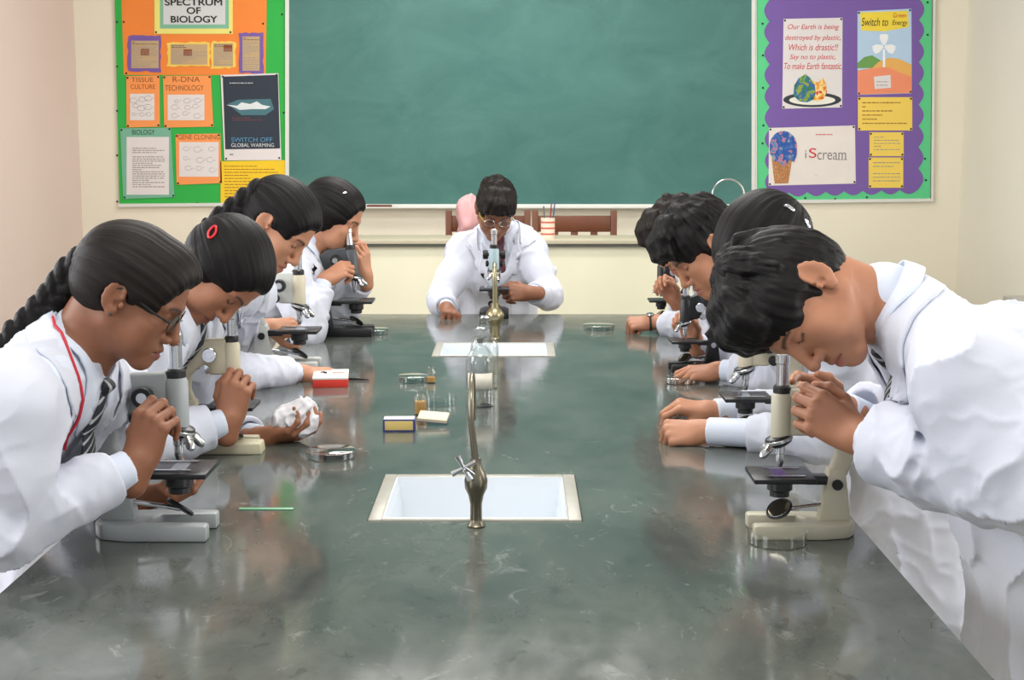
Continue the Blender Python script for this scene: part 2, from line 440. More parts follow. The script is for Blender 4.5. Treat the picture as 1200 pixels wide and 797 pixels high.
M['ceramic'] = mat('white_glazed_ceramic', srgb(226, 232, 238), 0.12, var=0.02, scale=5)

def stone():
    t = NT('polished_dark_stone'); t.set(Roughness=0.10); t.b.inputs['Specular IOR Level'].default_value = 0.62
    co = t.n('ShaderNodeTexCoord'); mp = t.n('ShaderNodeMapping'); mp.inputs['Scale'].default_value = (1.0, .55, 1); t.l(co.outputs['Object'], mp.inputs['Vector'])
    def noise(s, d=6, r=.6, dist=0):
        n = t.n('ShaderNodeTexNoise'); n.inputs['Scale'].default_value = s; n.inputs['Detail'].default_value = d; n.inputs['Roughness'].default_value = r; n.inputs['Distortion'].default_value = dist
        t.l(mp.outputs['Vector'], n.inputs['Vector']); return n.outputs['Fac']
    def ramp(f, a, b, ca, cb):
        r = t.n('ShaderNodeValToRGB'); r.color_ramp.elements[0].position = a; r.color_ramp.elements[1].position = b; r.color_ramp.elements[0].color = ca; r.color_ramp.elements[1].color = cb; t.l(f, r.inputs[0]); return r.outputs[0]
    g = lambda v: (v, v, v, 1)
    base = ramp(noise(5, 8, .65, .4), .3, .72, srgb(66, 72, 69), srgb(104, 107, 101))
    m1 = t.n('ShaderNodeMix', data_type='RGBA'); t.l(base, m1.inputs[6]); m1.inputs[7].default_value = srgb(176, 176, 172)
    t.l(ramp(noise(13, 7, .7, 1.6), .60, .78, g(0), g(.55)), m1.inputs[0])          # pale scuffs and dried stains
    m2 = t.n('ShaderNodeMix', data_type='RGBA'); t.l(m1.outputs[2], m2.inputs[6]); m2.inputs[7].default_value = srgb(28, 34, 34)
    t.l(ramp(noise(26, 4, .6, .8), .62, .75, g(0), g(.5)), m2.inputs[0]); t.l(m2.outputs[2], t.b.inputs['Base Color'])
    t.l(ramp(noise(7, 7, .7, .5), .35, .75, g(.06), g(.19)), t.b.inputs['Roughness'])
    bp = t.n('ShaderNodeBump'); bp.inputs['Strength'].default_value = 0.05; bp.inputs['Distance'].default_value = 0.01; t.l(noise(9, 2), bp.inputs['Height']); t.l(bp.outputs['Normal'], t.b.inputs['Normal'])
    return t.m
M['stone'] = stone()

# ------------------------------------------------------------------ the room
XL, XR, YB, YF, ZC = -2.69, 2.74, 9.0, -1.6, 3.6
def structure(name, mb, m): return tag(mb.build(name, m), kind='structure')
structure('floor', MB().box((XL - .2, YF, -.1), (XR + .2, YB + .2, 0)), M['floor'])
structure('ceiling', MB().box((XL - .2, YF, ZC), (XR + .2, YB + .2, ZC + .1)), M['ceil'])
structure('wall_back', MB().box((XL - .2, YB, 0), (XR + .2, YB + .2, ZC)), M['wall'])
wins = [(-0.2, 1.4), (2.2, 3.8), (4.6, 6.2)]
for nm, x0, x1, mm in (('wall_left', XL - .2, XL, M['wall_pink']), ('wall_right', XR, XR + .2, M['wall_r'])):
    w = MB(); w.box((x0, YF, 0), (x1, YB, 1.1)).box((x0, YF, 2.9), (x1, YB, ZC)); ys = [YF] + [v for ab in wins for v in ab] + [YB]
    for i in range(0, len(ys), 2): w.box((x0, ys[i], 1.1), (x1, ys[i + 1], 2.9))
    structure(nm, w, mm)
k = 0
for x0 in (XL - .12, XR + .06):
    for a, b in wins:
        k += 1; w = MB()
        for lo, hi in (((x0, a, 1.1), (x0 + .06, a + .06, 2.9)), ((x0, b - .06, 1.1), (x0 + .06, b, 2.9)), ((x0, a, 1.1), (x0 + .06, b, 1.16)), ((x0, a, 2.84), (x0 + .06, b, 2.9)), ((x0, (a + b) / 2 - .03, 1.1), (x0 + .06, (a + b) / 2 + .03, 2.9))): w.box(lo, hi)
        structure('window_%d' % k, w, M['tinwhite'])
structure('trim_platform', MB().box((-2.2, 6.95, 0), (2.2, YB, .2)), M['floor'])

# ------------------------------------------------------------------ the laboratory bench with its two sinks
TX0, TX1, TY0, TY1 = -.853, .665, 1.25, 6.10
SINKS = []
def sink_rect(px0, px1, yn, yf):
    a = PT(px0, yn); b = PT(px1, yn); c = PT((px0 + px1) / 2, yf); return (a[0], b[0], a[1], c[1])
SINKS = [sink_rect(430, 683, 611, 557), sink_rect(505, 652, 418, 402)]
bench = empty('lab_bench', ((TX0 + TX1) / 2, (TY0 + TY1) / 2, 0), 'long laboratory bench with a polished dark grey-green stone top', 'lab bench')
xs = sorted({TX0, TX1} | {v for s in SINKS for v in s[:2]}); ys = sorted({TY0, TY1} | {v for s in SINKS for v in s[2:]})
def in_sink(x, y): return any(s[0] < x < s[1] and s[2] < y < s[3] for s in SINKS)
vid = {}; tv = []; tf = []
def tvx(x, y, z):
    kk = (round(x, 5), round(y, 5), z)
    if kk not in vid: vid[kk] = len(tv); tv.append((x, y, z))
    return vid[kk]
zt, zb = TABLE_Z, TABLE_Z - .05
cells = {(i, j) for i in range(len(xs) - 1) for j in range(len(ys) - 1) if not in_sink((xs[i] + xs[i + 1]) / 2, (ys[j] + ys[j + 1]) / 2)}
for i, j in cells:
    x0, x1, y0, y1 = xs[i], xs[i + 1], ys[j], ys[j + 1]
    tf.append((tvx(x0, y0, zt), tvx(x1, y0, zt), tvx(x1, y1, zt), tvx(x0, y1, zt))); tf.append((tvx(x0, y1, zb), tvx(x1, y1, zb), tvx(x1, y0, zb), tvx(x0, y0, zb)))
    for di, dj, e in ((-1, 0, ((x0, y1), (x0, y0))), (1, 0, ((x1, y0), (x1, y1))), (0, -1, ((x0, y0), (x1, y0))), (0, 1, ((x1, y1), (x0, y1)))):
        if (i + di, j + dj) not in cells: (ax, ay), (bx, by) = e; tf.append((tvx(bx, by, zt), tvx(ax, ay, zt), tvx(ax, ay, zb), tvx(bx, by, zb)))
mesh_obj('stone_top', tv, tf, M['stone'], bench, smooth=False)
pan = MB()
for lo, hi in (((TX0 + .12, TY0 + .15, 0), (TX0 + .15, TY1 - .12, zb)), ((TX1 - .15, TY0 + .15, 0), (TX1 - .12, TY1 - .12, zb)), ((TX0 + .15, TY0 + .15, 0), (TX1 - .15, TY0 + .18, zb)), ((TX0 + .15, TY1 - .15, 0), (TX1 - .15, TY1 - .12, zb))): pan.box(lo, hi)
pan.build('side_panel', M['wall'], bench, origin=None)
M['rim'] = mat('stained_sink_rim', srgb(168, 165, 154), 0.35, var=0.18, scale=25)
for n, (x0, x1, y0, y1) in enumerate(SINKS):
    t = empty('sink', ((x0 + x1) / 2, (y0 + y1) / 2, TABLE_Z - .2), ('nearer rectangular white ceramic sink set in the bench top, in front of the glass bottles', 'farther rectangular white ceramic sink set in the bench top, before the student at the end')[n], 'sink', 'sinks in the bench')
    g = .0015; ow = .028; rim = MB(); z1 = TABLE_Z + .003
    for a, b in (((x0 + g, y0 + g), (x0 + ow, y1 - g)), ((x1 - ow, y0 + g), (x1 - g, y1 - g)), ((x0 + ow, y1 - ow), (x1 - ow, y1 - g)), ((x0 + ow, y0 + g), (x1 - ow, y0 + .012))): rim.box((a[0], a[1], TABLE_Z - .03), (b[0], b[1], z1))
    rim.build('rim', M['rim'], t, bevel=.002)
    ix0, ix1, iy0, iy1 = x0 + ow, x1 - ow, y0 + .012, y1 - ow
    v = []; rings = [(0, 0, z1 - .001), (.004, 0, TABLE_Z - .02), (.022, 0, TABLE_Z - .15), (.05, 0, TABLE_Z - .18)]
    for d, _, z in rings: v += [(ix0 + d, iy0 + d, z), (ix1 - d, iy0 + d, z), (ix1 - d, iy1 - d, z), (ix0 + d, iy1 - d, z)]
    f = [(4 * r + i, 4 * r + (i + 1) % 4, 4 * r + 4 + (i + 1) % 4, 4 * r + 4 + i) for r in range(3) for i in range(4)] + [(12, 13, 14, 15)]
    ob = mesh_obj('basin', v, f, M['ceramic'], t, smooth=False); so = ob.modifiers.new('thick', 'SOLIDIFY'); so.thickness = .006; so.offset = 1
    MB().lathe([(.0, -.001), (.020, -.001), (.022, .002), (.008, .001)], ((ix0 + ix1) / 2, (iy0 + iy1) / 2, TABLE_Z - .18)).build('drain', M['steel'], t, True)
# ------------------------------------------------------------------ teacher's desk, chalkboard, side counter
DY, DZ = 7.35, 1.076
desk = empty('teacher_desk', (.1, DY + .35, .2), 'cream fronted demonstration desk with a dark slab top below the chalkboard', 'desk')
MB().box((-1.0, DY + .03, .2), (1.22, DY + .06, DZ - .035)).box((-1.0, DY + .06, .2), (-.96, DY + .33, DZ - .035)).box((1.18, DY + .06, .2), (1.22, DY + .33, DZ - .035)).build('front_panel', mat('yellowed_cream_paint', srgb(228, 224, 198), .6, var=.07, scale=3, bump=.2, bscale=9), desk)
MB().box((-1.03, DY, DZ - .022), (1.25, DY + .35, DZ)).build('slab_top', mat('worn_slab', srgb(186, 178, 154), .4, var=.08, scale=8), desk, bevel=.003)
MB().box((-1.025, DY + .004, DZ - .036), (1.245, DY + .345, DZ - .022)).build('slab_edge', mat('dark_slab_edge', srgb(74, 74, 68), .5), desk)
cnt = empty('side_counter', (2.5, 4.5, 0), 'grey counter along the right wall behind the boy in the foreground', 'counter')
MB().box((2.27, 1.0, 0), (2.735, 6.62, .83)).build('cabinet_body', mat('grey_counter_paint', srgb(112, 109, 102), .6, var=.06), cnt)
MB().box((2.24, .95, .83), (2.735, 6.65, .87)).build('counter_top', mat('grey_counter_top', srgb(158, 154, 145), .5, var=.06), cnt, bevel=.005)

WY = YB
def wp(px, py, d): 
    p = P(px, py, WY); return (p[0], WY - d, p[2])
def panel(name, pts, d0, d1, m, parent=None, origin=None, bevel=0):
    """a thin sheet on the back wall with the given outline, from d0 to d1 off the wall"""
    return MB().prism([wp(a, b, 0)[::2] for a, b in pts], d0, d1, lambda q: (q[0], WY - q[2], q[1])).build(name, m, parent, bevel=bevel)
def rect(x0, y0, x1, y1, sk=0): return [(x0, y0), (x1, y0 + sk), (x1, y1 + sk), (x0, y1)]
paint = lambda n, c, r=.7, var=.05: mat(n, srgb(*c), r, var=var, scale=9)
cb = empty('chalkboard', wp(610, 242, 0), 'large dark green chalkboard with a thin white frame on the back wall', 'chalkboard')
t = NT('green_slate'); t.set(Roughness=.45)
co = t.n('ShaderNodeTexCoord'); n1 = t.n('ShaderNodeTexNoise'); n1.inputs['Scale'].default_value = 2.2; n1.inputs['Detail'].default_value = 8; n1.inputs['Roughness'].default_value = .65; n1.inputs['Distortion'].default_value = .8
mp = t.n('ShaderNodeMapping'); mp.inputs['Scale'].default_value = (1, 1, 1.6); t.l(co.outputs['Object'], mp.inputs['Vector']); t.l(mp.outputs['Vector'], n1.inputs['Vector'])
r = t.n('ShaderNodeValToRGB'); r.color_ramp.elements[0].position = .35; r.color_ramp.elements[0].color = srgb(60, 111, 105); r.color_ramp.elements[1].position = .75; r.color_ramp.elements[1].color = srgb(80, 129, 122)
t.l(n1.outputs['Fac'], r.inputs[0]); t.l(r.outputs[0], t.b.inputs['Base Color'])
TOP = -290
panel('writing_surface', rect(339, TOP, 881, 239), .005, .02, t.m, cb)
fm = M['tinwhite']; fr_ = MB()
for a in (rect(335, TOP, 339.5, 242.5), rect(880, TOP, 884, 242.5), rect(335, 239, 884, 243), rect(335, TOP - 4, 884, TOP)): fr_.prism([wp(x, y, 0)[::2] for x, y in a], .003, .03, lambda q: (q[0], WY - q[2], q[1]))
fr_.build('board_frame', fm, cb)
MB().box(wp(339, 243.5, .075), wp(881, 242, .03)).build('chalk_tray', fm, cb)
tag(MB().box(wp(431, 242.6, .07), wp(460, 239.6, .035)).build('board_duster', M['wood'], bevel=.002), 'brown wooden board duster lying on the chalk tray', 'duster')
# ------------------------------------------------------------------ people
def add_head(F, fr, male=False):
    """face looks along the frame's +Y, crown along +Z, origin between the ears"""
    c = lambda *a, **k: F.cone(*a, fr=fr, **k); b = lambda *a, **k: F.ball(*a, fr=fr, **k)
    b((0, -.014, .036), (.073, .092, .086), k=.0)
    b((0, .034, .044), (.060, .053, .060), k=.03)
    b((0, .030, -.018), (.060, .060, .074), k=.03)
    w = 1.08 if male else 1.0
    for s in (-1, 1):
        c((s * .050 * w, -.002, -.048), (s * .016, .074, -.088), .016, .015, k=.03)
        b((s * .042, .060, -.014), (.021, .020, .017), k=.022)
        b((s * .038, .055, -.045), (.020, .024, .026), k=.025)
    b((0, .079, -.088), (.019, .016, .016), k=.02)
    b((0, .074, -.056), (.030, .024, .026), k=.018)
    for s in (-1, 1):
        c((s * .012, .086, .029), (s * .046, .071, .028), .009, .008, k=.012)
        b((s * .032, .098, .010), (.017, .018, .012), k=.012, op='s')
        b((s * .0315, .0715, .010), (.0150, .0145, .0135), k=.005)
    c((0, .087, .020), (0, .109, -.024), .0075, .0105, k=.010)
    b((0, .110, -.027), (.0105, .0095, .0095), k=.006)
    for s in (-1, 1):
        b((s * .0125, .097, -.031), (.0080, .0105, .0080), k=.006)
        b((s * .0068, .106, -.0395), (.0036, .0055, .0040), k=.003, op='s')
    c((-.017, .089, -.0565), (0, .0965, -.0545), .0050, .0062, k=.006); c((.017, .089, -.0565), (0, .0965, -.0545), .0050, .0062, k=.006)
    c((-.015, .089, -.0680), (0, .0950, -.0690), .0055, .0078, k=.006); c((.015, .089, -.0680), (0, .0950, -.0690), .0055, .0078, k=.006)
    c((-.022, .0915, -.0618), (0, .1035, -.0612), .0016, .0016, k=.003, op='s'); c((.022, .0915, -.0618), (0, .1035, -.0612), .0016, .0016, k=.003, op='s')
    for s in (-1, 1):
        # eyelid line
        c((s * .019, .086, .0075), (s * .0315, .0875, .0035), .0011, k=.002, op='s'); c((s * .0315, .0875, .0035), (s * .044, .080, .0075), .0011, k=.002, op='s')
        # ear: tilted disc with a rim, hollow and lobe
        a = .38; R = np.array([[math.cos(a), s * math.sin(a), 0], [-s * math.sin(a), math.cos(a), 0], [0, 0, 1.0]]).T
        b((s * .078, -.012, .004), (.0062, .0185, .0315), k=.006, rot=R)
        b((s * .0765, -.004, -.022), (.0060, .0095, .0120), k=.006, rot=R)
        b((s * .086, -.010, .008), (.0055, .0105, .0200), k=.004, op='s', rot=R)
        b((s * .080, -.001, -.006), (.0050, .0075, .0080), k=.003, op='s')
        ring = [(s * (.0795 + .004 * max(0, -math.cos(t))), -.0125 + .0160 * math.cos(t), .006 + .0275 * math.sin(t)) for t in np.linspace(0.1, 4.0, 9)]
        F.chain(ring, [.0034] * 9, k=.004, fr=fr)
        b((s * .0805, .0065, -.004), (.004, .0045, .006), k=.004)
def head_attrs(v, fr, d):
    q = fr.inv(v); x, y, z = np.abs(q[:, 0]), q[:, 1], q[:, 2]
    near = (np.linalg.norm(q, axis=1) < .17)
    lipz = -.0615; lw = .022
    lip = np.exp(-np.clip(((z - lipz) / .0105) ** 2 + (x / lw) ** 2, 0, 9) ** 2 * .9) * (y > .078) * near
    t = np.clip((x - .012) / .036, 0, 1); bz = .027 + .008 * np.sin(t * 2.2) - .004 * t
    brow = np.clip(1.6 - np.abs(z - bz) / (.0042 - .002 * t), 0, 1) * ((x > .011) & (x < .050) & (y > .05)) * near
    lt = np.clip((x - .019) / .025, 0, 1); lz = .0075 - .0042 * np.sin(lt * math.pi)
    lash = np.clip(1.7 - np.abs(z - lz) / .0016, 0, 1) * ((x > .0175) & (x < .0465) & (y > .06)) * near
    d['lip'] = lip; d['brow'] = np.maximum(brow * .85, lash * .9)

FING = [(-.030, .088, (.042, .026, .021), .0088), (-.010, .092, (.046, .029, .022), .0090),
        (.0105, .088, (.042, .027, .022), .0085), (.0290, .080, (.033, .020, .019), .0074)]
def rotx(v, a):  # flex in the Y/Z plane, towards the palm (-Z)
    return np.array([v[0], v[1] * math.cos(a) + v[2] * math.sin(a), v[2] * math.cos(a) - v[1] * math.sin(a)])
POSES = {
    'grip':  dict(curl=[(50, 60, 30), (58, 66, 35), (62, 70, 38), (64, 72, 40)], th=((-.62, .62, -.45), (-.20, .85, -.55), (.25, .85, -.50))),
    'loose': dict(curl=[(26, 40, 22), (32, 46, 26), (38, 52, 28), (44, 56, 30)], th=((-.70, .62, -.30), (-.40, .88, -.30), (-.15, .95, -.28))),
    'flat':  dict(curl=[(12, 20, 12), (12, 20, 12), (14, 22, 14), (16, 26, 16)], th=((-.72, .62, -.25), (-.45, .88, -.10), (-.25, .95, -.10))),
    'fist':  dict(curl=[(78, 92, 50), (82, 96, 50), (84, 96, 52), (86, 96, 52)], th=((-.55, .72, -.42), (.05, .80, -.62), (.70, .45, -.55))),
    'pinch': dict(curl=[(42, 48, 24), (50, 58, 32), (56, 66, 36), (60, 70, 40)], th=((-.50, .68, -.55), (-.05, .86, -.50), (.05, .92, -.40))),
    'cup':   dict(curl=[(22, 34, 26), (30, 44, 30), (34, 48, 30), (36, 50, 32)], th=((-.66, .50, -.58), (-.42, .66, -.62), (-.20, .82, -.52))),
    'spread':dict(curl=[(8, 14, 8), (40, 46, 22), (48, 52, 26), (52, 56, 28)], th=((-.85, .48, -.25), (-.62, .76, -.20), (-.45, .88, -.15))),
    'point': dict(curl=[(30, 28, 12), (64, 70, 36), (72, 76, 40), (76, 78, 42)], th=((-.72, .60, -.35), (-.35, .90, -.30), (-.05, .96, -.28))),
}
def hand_pts(pose, mir):
    """joints of the five digits in hand space (wrist at 0, +Y to the fingers, +Z out of the back)"""
    P = POSES[pose]; out = []
    for i, (x, y, segs, r) in enumerate(FING):
        p = np.array([x, y, -.001 if i in (1, 2) else -.004]); pts = [p]; a = 0
        sp = (-.10, -.02, .05, .13)[i] * (0.4 if pose in ('fist', 'grip') else 1.0)
        for s, c in zip(segs, P['curl'][i]):
            a += math.radians(c); d = rotx(np.array([math.sin(sp), math.cos(sp), 0]), a); pts.append(pts[-1] + d * s)
        out.append(pts)
    p = np.array([-.020, .020, -.010]); pts = [p]
    for s, d in zip((.044, .034, .027), P['th']): pts.append(pts[-1] + unit(d) * s)
    out.append(pts)
    if mir: out = [[q * np.array([-1, 1, 1]) for q in pts] for pts in out]
    return out
def add_hand(F, fr, pose, mir=False):
    """mir=False: thumb on -X (a right hand seen from its back has the thumb on the left)"""
    m = -1 if mir else 1; D = hand_pts(pose, mir)
    F.cone((m * -.004, -.035, 0), (m * -.002, .012, -.001), .0245, .0235, k=.016, fr=fr)
    F.cone((m * .006, -.035, 0), (m * .006, .012, -.001), .0235, .0220, k=.016, fr=fr)
    for i in range(4):
        x, y, _, r = FING[i]
        F.cone((m * x * .55, .012, -.002), D[i][0] + np.array([0, -.004, -.002]), .0150, r + .0030, k=.013, fr=fr)
    F.ball((m * -.020, .046, -.013), (.015, .026, .012), k=.012, fr=fr); F.ball((m * .022, .036, -.012), (.013, .028, .012), k=.012, fr=fr)
    for i in range(4):
        r = FING[i][3]; p = D[i]
        F.cone(p[0], p[1], r + .0012, r, k=.0045, fr=fr); F.cone(p[1], p[2], r, r - .0008, k=.002, fr=fr); F.cone(p[2], p[3], r - .0006, r - .0022, k=.002, fr=fr)
        F.ball(p[1], r + .0007, k=.003, fr=fr)
    p = D[4]
    F.cone(p[0], p[1], .0150, .0112, k=.012, fr=fr); F.cone(p[1], p[2], .0112, .0100, k=.003, fr=fr); F.cone(p[2], p[3], .0104, .0074, k=.003, fr=fr)
    F.ball(p[2], .0108, k=.003, fr=fr)
def hand_attrs(v, fr, pose, mir, d):
    q = fr.inv(v); nail = np.zeros(len(v))
    D = hand_pts(pose, mir)
    for i, pts in enumerate(D):
        a, b = pts[-2], pts[-1]; dirn = unit(b - a); flex = unit(np.cross(dirn, np.array([1, 0, 0])))
        back = -flex if flex[2] < 0 else flex
        if i < 4:
            dd = unit(pts[-1] - pts[-2]); pr = unit(pts[1] - pts[0]); back = unit(np.cross(np.array([1.0, 0, 0]), dd))
        c = b + back * .0055; u = q - c
        al = u @ dirn; h = u @ back; side = np.sqrt(np.maximum(0, (u * u).sum(1) - al * al - h * h))
        nail = np.maximum(nail, ((np.abs(al) < .0062) & (side < .0052) & (h > -.004) & (h < .006)) * .75)
    d['nail'] = np.maximum(d.get('nail', np.zeros(len(v))), nail)

# ---- hair
def strand_fb(q):   # strands combed from the brow back over the head
    return np.stack([np.arctan2(q[:, 0], q[:, 2] - .0) * .16, q[:, 1], q[:, 2] * .3], 1)
def hair_tied(fr, thick=.010, part=False, bulge=0.0, cover=False, front=0):
    """hair combed back and tied: a cap that leaves face, ears and nape clear"""
    F = Field(fr)
    F.ball((0, -.016, .038), (.074 + thick, .094 + thick, .087 + thick))
    F.ball((0, .034, .046), (.061 + thick * .8, .054 + thick * .7, .062 + thick * .8), k=.03)
    F.ball((0, -.045, .0), (.062 + thick * .6, .058 + thick * .8, .062), k=.03)
    if bulge: F.ball((0, -.060, .045), (.060, .055, .055), k=.03)
    if front: F.ball((0, .046, .072), (.050, .052, .054), k=.03)
    # clear the face, the ears and the neck
    if cover:
        for s in (-1, 1): F.ball((s * .068, -.010, .0), (.027, .042, .052), k=.02); F.ball((s * .062, .018, .012), (.018, .030, .034), k=.02)
    F.ball((0, .124, -.006), (.096, .066, .098), k=.026, op='s')
    for s in (-1, 1):
        F.ball((s * .087, .040, -.047) if not cover else (s * .087, .062, -.05), (.036, .046, .064), k=.018, op='s')
        if not cover: F.ball((s * .083, -.008, -.002), (.020, .022, .030), k=.010, op='s')
    F.ball((0, -.010, -.110), (.12, .062, .062), k=.02, op='s')
    def f(p):
        q = fr.inv(p); s = strand_fb(q); n = vnoise(s * np.array([150, 9, 9]), 3); m = vnoise(s * np.array([45, 5, 5]), 7)
        d = (.5 - n) * .0022 + (.5 - m) * .0030
        if part: d = d + .005 * np.exp(-(q[:, 0] / .004) ** 2) * (q[:, 1] > -.02)
        return (d * fr.s).astype(F32)
    F.disp(f); return F
def hair_short(fr, style):
    """boys' short hair: thick on top, trimmed round the ears, locks over the brow"""
    F = Field(fr); rng = random.Random(style)
    e = .007 if style == 1 else 0
    F.ball((0, -.014, .044 - e * .5), (.083, .104, .100 - e))
    F.ball((0, .030 - e * .7, .060 - e), (.068, .068 - e, .066 - e), k=.03)
    F.ball((0, -.055, .0), (.064, .058, .068), k=.03)
    for s in (-1, 1): F.ball((s * .058, .018, .042), (.024, .052, .046), k=.02)
    F.ball((0, .122, -.036 if style < 3 else -.024), (.090, .070, .092), k=.012, op='s')
    for s in (-1, 1):
        F.ball((s * .085, .045, -.045), (.036, .052, .070), k=.008, op='s'); F.ball((s * .086, -.010, -.004), (.024, .025, .034), k=.006, op='s')
        F.cone((s * .069, .020, .03), (s * .067, .014, -.008), .0095, .004, k=.01)
    F.ball((0, .0, -.105), (.12, .078, .060), k=.01, op='s')
    if style == 1: fr_l = [(x, .12 if x < -.012 else 1.0) for x in np.linspace(-.046, .05, 10)]; drop = .022
    elif style == 2: fr_l = [(x, 1.0) for x in np.linspace(-.06, .06, 9)]; drop = .024
    else: fr_l = [(x, 1.0) for x in np.linspace(-.05, .05, 6)]; drop = .008
    ext = .002 if style == 1 else .014
    for x, g_ in fr_l:
        j = rng.uniform(-1, 1); dz = drop * g_ * rng.uniform(.75, 1.15); yy = (.088 if style == 1 else .100) - 6.0 * x * x
        F.chain([(x * .75, .035, .125 + .003 * j), (x, yy * .92, .108 + .004 * j), (x * 1.08 + .003 * j, yy + ext, .078), (x * 1.12 + .006 * j, yy + ext, .078 - dz)], [.022, .018, .013, .004], k=.012)
    for i in range(46):
        th = rng.uniform(0, 6.28); ph = rng.uniform(.1, 1.15); d = np.array([math.sin(ph) * math.cos(th), math.sin(ph) * math.sin(th), math.cos(ph)])
        if d[1] > .45: continue
        c = np.array([0, -.012, .042]) + d * np.array([.080, .102, .096]); tn = unit(np.cross(d, np.cross((0, -.35, 1), d)) * -1 + np.array([0, .0, -.1]))
        F.cone(c - tn * .012, c + tn * .020 + d * .002, .012, .004, k=.012)
    def f(p):
        q = fr.inv(p); a = np.arctan2(q[:, 0], q[:, 1] + .03); s = np.stack([a * .12, q[:, 2], q[:, 1] * .5], 1)
        return (((.5 - vnoise(s * np.array([170, 26, 26]), 5)) * .005 + (.5 - vnoise(q * 60, 9)) * .004) * fr.s).astype(F32)
    F.disp(f); return F
def strand_attr(fr, mode):
    def f(v):
        q = fr.inv(v)
        if mode == 'tied': s = strand_fb(q)
        else: s = np.stack([np.arctan2(q[:, 0], q[:, 1] + .03) * .12, q[:, 2], q[:, 1]], 1)
        return {'strand': s}
    return f
def braid(pts, r0, r1, n):
    """three-strand plait along a curve as a field of staggered lobes"""
    F = Field(); P = [V3(p) for p in pts]; L = np.cumsum([0] + [np.linalg.norm(P[i + 1] - P[i]) for i in range(len(P) - 1)])
    at = lambda t: np.array([np.interp(t * L[-1], L, [p[k] for p in P]) for k in range(3)])
    for i in range(len(P) - 1): F.cone(P[i], P[i + 1], r0 * .62, r1 * .62)
    for i in range(n):
        t = i / (n - 1); c = at(t); d = unit(at(min(1, t + .02)) - at(max(0, t - .02))); r = r0 + (r1 - r0) * t
        sd = unit(np.cross(d, (0.15, 1, 0.1))); w = np.cross(d, sd); sg = 1 if i % 2 else -1
        R = np.stack([unit(sd * .8 + d * .6 * sg), w, unit(d * .8 - sd * .6 * sg)], 1)
        F.ball(c + sd * sg * r * .42, (r * .66, r * .82, r * 1.25), k=r * .10, rot=R)
    def f(p): return ((.5 - vnoise(p * np.array([260, 260, 260]), 4)) * .002).astype(F32)
    F.disp(f); return F

# ---- whole figures
def sub(F, G, k):
    lo, hi = G.bounds(); F.custom(lambda p: G(p, 0.06), lo, hi, k)
def fold_disp(amp, seed, ax=None, fine=.003):
    def f(p):
        n1 = vnoise(p * np.array([7, 7, 3.5]) + 3.1, seed); w = p + (n1[:, None] - .5) * .12
        n2 = vnoise(w * np.array([13, 13, 5]), seed + 1); n3 = vnoise(w * 24 + 7.7, seed + 2)
        r = 1 - np.abs(2 * n2 - 1); r2 = 1 - np.abs(2 * n3 - 1)
        r = r ** 3; return ((.5 - n1) * amp * 1.1 - (r - .25) * amp * 1.1 - (r2 * r2 - .4) * fine).astype(F32)
    return f
def sleeve_disp(e, d, L, seed):
    e = e.astype(F32); d = d.astype(F32)
    def f(p):
        r = p - e; u = r @ d; w = r - u[:, None] * d; t = np.clip(-u / L, 0, 1)
        x = w * 13 + (u[:, None] * d) * 26 + 5.3; n = vnoise(x + .6 * vnoise(p * 30, seed + 3)[:, None], seed); n2 = vnoise(x * 2.1, seed + 1)
        r1 = 1 - np.abs(2 * n - 1); a = smooth01(t / .25) * .85 + .15
        return (-(r1 * r1 - .4) * .0075 * a - (n2 - .5) * .004 * a).astype(F32)
    return f
